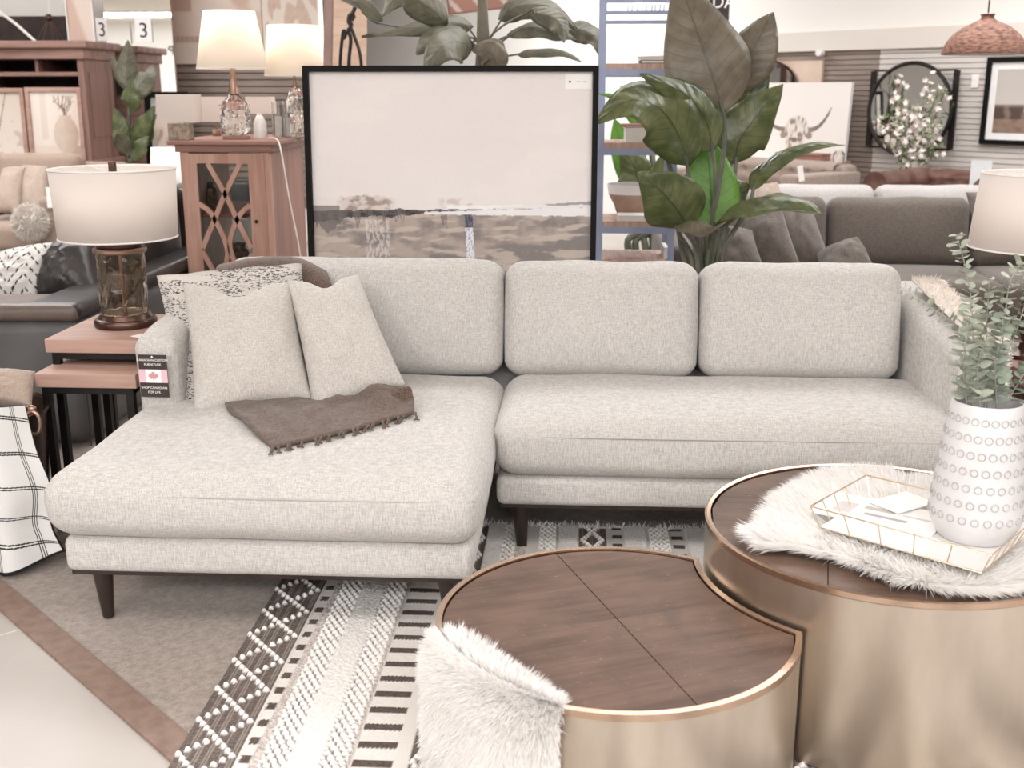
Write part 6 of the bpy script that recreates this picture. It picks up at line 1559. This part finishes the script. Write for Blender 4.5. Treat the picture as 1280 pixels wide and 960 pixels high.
# flowering branches in front of it
bq = W(1140, 222, .55)
vt = thing('floor_vase', 'brown floor vase of white flowering branches in front of the iron mirror', 'vase', (bq.x, bq.y, 0))
MB().lathe([(0, 0), (.08, 0), (.13, .15), (.13, .3), (.06, .5), (.045, .58), (.055, .62), (.045, .62), (.04, .58), (0, .5)], 32).obj('body', M_bronze, vt)
rd = random.Random(9); Yq = bq.y
def pq(px, py, dy=0): return P(px, py, Yq+dy)
for i in range(17):
    tx = 1098+rd.random()*86; ty = 96+rd.random()*92; ty = max(ty, 92+abs(tx-1145)*.5)
    t = thing('flowering_branch', 'thin branch with white blossoms and small green leaves in the floor vase', 'branch', (bq.x, bq.y, .6), 0, 'flowering branches in the floor vase')
    pth = spline([Vector((bq.x, bq.y, .58)), pq(1140+(i-8)*.6, 208), pq((1140+tx)/2+rd.uniform(-6, 6), (205+ty)/2, rd.uniform(-.1, .1)), pq(tx, ty, rd.uniform(-.15, .15))], 24)
    MB().tube(pth, .005, 4).obj('stem', M_twig, t, world=True)
    fl_, gr_ = MB(), MB()
    for k in range(9, 25):
        for _ in range(4):
            p = pth[k]+Vector((rd.gauss(0, .035), rd.gauss(0, .035), rd.gauss(0, .035)))
            if rd.random() < (.58 if p.x < bq.x+.06 else .36):
                d1 = Vector((rd.gauss(0, 1), rd.gauss(0, 1), rd.gauss(0, 1))).normalized(); d2 = d1.orthogonal().normalized(); d3 = d1.cross(d2); vs = [tuple(p)]
                for q_ in range(10): aa = 2*math.pi*q_/10; r_ = .026 if q_ % 2 == 0 else .015; vs.append(tuple(p+(d2*math.cos(aa)+d3*math.sin(aa))*r_+d1*.008))
                fl_.add(vs, [(0, 1+q_, 1+(q_+1) % 10) for q_ in range(10)])
            else:
                d1 = Vector((rd.gauss(0, 1), rd.gauss(0, 1), rd.gauss(0, 1))).normalized(); d2 = d1.orthogonal().normalized()
                gr_.add([tuple(p-d1*.028), tuple(p+d2*.010), tuple(p+d1*.028), tuple(p-d2*.010)], [(0, 1, 2, 3)])
    fl_.obj('blossoms', M_flw, t, world=True); gr_.obj('leaves', M_flg, t, world=True)
# standing card, framed donkey print
o = MB().box(-.07, .07, -.002, .002, -.0, .18).obj('standing_card', mat('pale_blue_card', C(206, 208, 208), rough=.6), loc=tuple(W(1224, 236, 1.25)), rz=WR, smooth=False); tag(o, 'pale grey card standing between leather armchair and drum lampshade', 'card')
d0, d1 = W(1223, 180, .06), W(1330, 180, .06); w_ = (d1-d0).dot(WD); hz_ = W(1223, 72, .06).z-d0.z
t = thing('framed_photograph', 'black framed photograph of a donkey in a field on the white slats', 'picture', (((d0+d1)/2).x, ((d0+d1)/2).y, d0.z), WR)
f = MB(); bw = .035
for q_ in ((-w_/2, w_/2, 0, bw), (-w_/2, w_/2, hz_-bw, hz_), (-w_/2, -w_/2+bw, bw, hz_-bw), (w_/2-bw, w_/2, bw, hz_-bw)): f.box(q_[0], q_[1], 0, .035, q_[2], q_[3])
f.obj('frame', M_blackpaint, t, smooth=False); MB().box(-w_/2+.01, w_/2-.01, .02, .026, .01, hz_-.01).obj('mount', M_paper, t, smooth=False)
def donkey(u, v):
    c = mixl((206, 198, 190), (188, 180, 172), v)
    if v < .45: c = mixl((128, 110, 98), (86, 70, 62), sst(-.2, .5, nz((u*7, v*9, 5))+.35*(v > .22)))
    if v < .22: c = mixl(c, (160, 132, 112), .5)
    if .40 < v < .46: c = mixl(c, (160, 148, 138), .5)
    du, dv = (u-.60)/.12, (v-.42)/.18
    if du*du+dv*dv < 1: c = (222, 214, 206)
    du, dv = (u-.70)/.16, (v-.36)/.30
    if du*du+dv*dv < 1: c = (112, 90, 78)
    for s in (.585, .80):
        if abs(u-s-(v-.75)*.1) < .035*(1-abs(v-.74)/.16) and abs(v-.74) < .16: c = (92, 74, 64)
    return c
picture('photograph', w_-.17, hz_-.17, 100, 80, donkey, M_vcs, t, .018, .085)
o = MB().box(-.028, .028, -.002, .002, -.048, .048).obj('price_tag', M_paper, loc=tuple(W(1219, 101, .03)), rz=WR, smooth=False); tag(o, 'white tag hanging on the slats left of the donkey photograph', 'tag')
# rattan pendant
pd = P(1230, 68, 6.4); dsp = (pd-EYE).dot(fw); pr_ = 50/1400*dsp; ph2 = 48/1400*dsp
t = thing('rattan_pendant', 'woven brown rattan dome pendant lamp hanging in front of the white slats', 'pendant lamp', (pd.x, pd.y, pd.z))
prf = [(pr_, 0), (pr_*.985, ph2*.08), (pr_*.92, ph2*.26), (pr_*.78, ph2*.47), (pr_*.55, ph2*.66), (pr_*.32, ph2*.78), (pr_*.17, ph2*.86), (pr_*.13, ph2*.94), (pr_*.16, ph2*1.0)]
rows = []
ps_ = spline([(r_, 0, z) for r_, z in prf], 44)
for j, q_ in enumerate(ps_): rows.append([((q_.x+.0022*((j+i) % 2))*math.cos(2*math.pi*i/120), (q_.x+.0022*((j+i) % 2))*math.sin(2*math.pi*i/120), q_.z) for i in range(120)])
MB().grid(rows, closed=True).obj('woven_dome', M_wicker, t, solid=.004)
MB().lathe([(pr_-.012, .003), (pr_*.9-.012, ph2*.26), (pr_*.7, ph2*.5), (pr_*.3, ph2*.74)], 60, cap=False).obj('lining', M_trimw, t)
MB().cyl(.022, ph2*.80, ph2*1.02, 12).obj('socket', M_lid, t); MB().tube([(0, 0, ph2*1.0), (0, 0, 3.2-pd.z)], .004, 6).obj('cord', M_iron, t)
MB().cyl(.05, 3.2-pd.z-.03, 3.2-pd.z-.001, 20).obj('ceiling_rose', M_lid, t)
# hanging banner with large letters
sg0, sg1 = P(838, 30, 8.6), P(910.5, 38, 8.6); zb_ = P(890, 39, 8.6).z; zm_ = P(890, 12, 8.6).z
t = thing('hanging_banner', 'dark brown hanging banner with white capital letters behind the banana plant', 'banner', ((sg0.x+sg1.x)/2, 8.6, zb_), R(0)); bw2 = (sg1.x-sg0.x)/2
MB().box(-bw2, bw2, 0, .01, 0, .62).obj('cloth', M_inkbrown, t, smooth=False)
text('lettering', 'CANADA', .128, M_paper, t, (0, -.002, P(890, 3, 8.6).z-zb_), ext=.001, sx=.92)
MB().box(-bw2-.02, bw2+.02, -.01, .02, .62, .645).obj('rod', M_black, t, smooth=False)
for s in (-1, 1): MB().tube([(s*bw2*.9, .005, .64), (s*bw2*.9, .005, 3.2-zb_)], .003, 4).obj('cord', M_cord, t)
# tan board with iron ornament behind the painting's left corner
YO = 6.6
q0, q1 = P(417, 90, YO), P(457, 90, YO+.3)
bo = thing('leaning_board', 'tan wooden board on edge above the left corner of the painting', 'board', tuple(((q0+q1)/2).xy)+(0,))
pA = [P(401, 90, YO+.10), P(412, -20, YO+.16), P(417, -20, YO+.02), P(405, 90, YO-.02)]
f = MB(); A_, B_, Cc_, D_2 = P(406, 90, YO), P(450, 90, YO+.25), P(459, 16, YO+.25), P(417, -4, YO); bk_ = Vector((-.065, .04, 0))
vs = [A_, B_, Cc_, D_2]; dn_ = Vector((0, 0, -.75)); vs = [A_+dn_, B_+dn_, Cc_, D_2]; vs = vs+[v+bk_+Vector((0, .04, 0)) for v in vs]
f.add([tuple(v) for v in vs], [(0, 1, 2, 3), (7, 6, 5, 4), (0, 3, 7, 4), (3, 2, 6, 7), (2, 1, 5, 6)]); f.obj('board', mat('tan_board', C(198, 168, 146), C(214, 186, 164), .7, scale=4, vec=(1, 1, 6)), bo, world=True, smooth=False)
ed_ = MB(); ed_.add([tuple(v) for v in (vs[0]+Vector((-.004, -.004, 0)), vs[3]+Vector((-.004, -.004, .004)), vs[7]+Vector((-.004, -.004, .004)), vs[4]+Vector((-.004, -.004, 0)))], [(0, 1, 2, 3)]); ed_.obj('edge_band', mat('mauve_edge', C(124, 98, 90), C(140, 112, 104), .6), bo, world=True, smooth=False, solid=.004)
ot = thing('iron_ornament', 'black wrought iron ornament with scrolls in front of the tan board', 'ornament', tuple(P(440, 85, 6.3).xy)+(0,))
I_ = lambda x, y: P(330+x/8.53, y/8.53, 6.3)
for pp, r_ in (([(812, 1300), (812, 700), (835, 400), (850, 330), (870, 360), (850, 420)], .010), ([(905, 1300), (905, 700), (925, 430), (905, 350), (900, 300)], .011), ([(1045, 1300), (1035, 660), (960, 380), (925, 290), (905, 180)], .010), ([(972, 75), (945, 140), (910, 170), (905, 240), (930, 260), (905, 330)], .012), ([(960, 190), (940, 215), (935, 180), (958, 165), (965, 195)], .008)):
    MB().tube(spline([I_(x, y) for x, y in pp], 24), r_, 6).obj('iron_scroll', M_iron, ot, world=True)
MB().box(-.12, .14, -.05, .05, 0.0, .03).obj('base', M_iron, ot, smooth=False)
# framed print high on the wall behind the olive plant
t = framed('wall_print', 'brown and white slanted print on the cream wall above the painting', 560, 645, -60, 14, 9.0, lambda u, v: mixl((172, 126, 108), (214, 196, 186), 1 if (abs((u*1.3+v*.8) % .5-.2) < .06) else 0), M_redx, .012, lean=0)
t.rotation_euler = (0, R(-6), 0)
# ------------------------------------------------------------------ film
S.view_settings.view_transform = 'Standard'; S.view_settings.look = 'None'; S.view_settings.gamma = 1; S.view_settings.use_curve_mapping = False
S.view_settings.exposure = -1.38
w_ = bpy.data.worlds.new('world'); S.world = w_; w_.use_nodes = True; w_.node_tree.nodes['Background'].inputs[0].default_value = (.9, .92, 1, 1); w_.node_tree.nodes['Background'].inputs[1].default_value = .2
S.cycles.max_bounces = 8; S.cycles.diffuse_bounces = 4; S.cycles.glossy_bounces = 4; S.cycles.transmission_bounces = 8; S.cycles.sample_clamp_indirect = 4
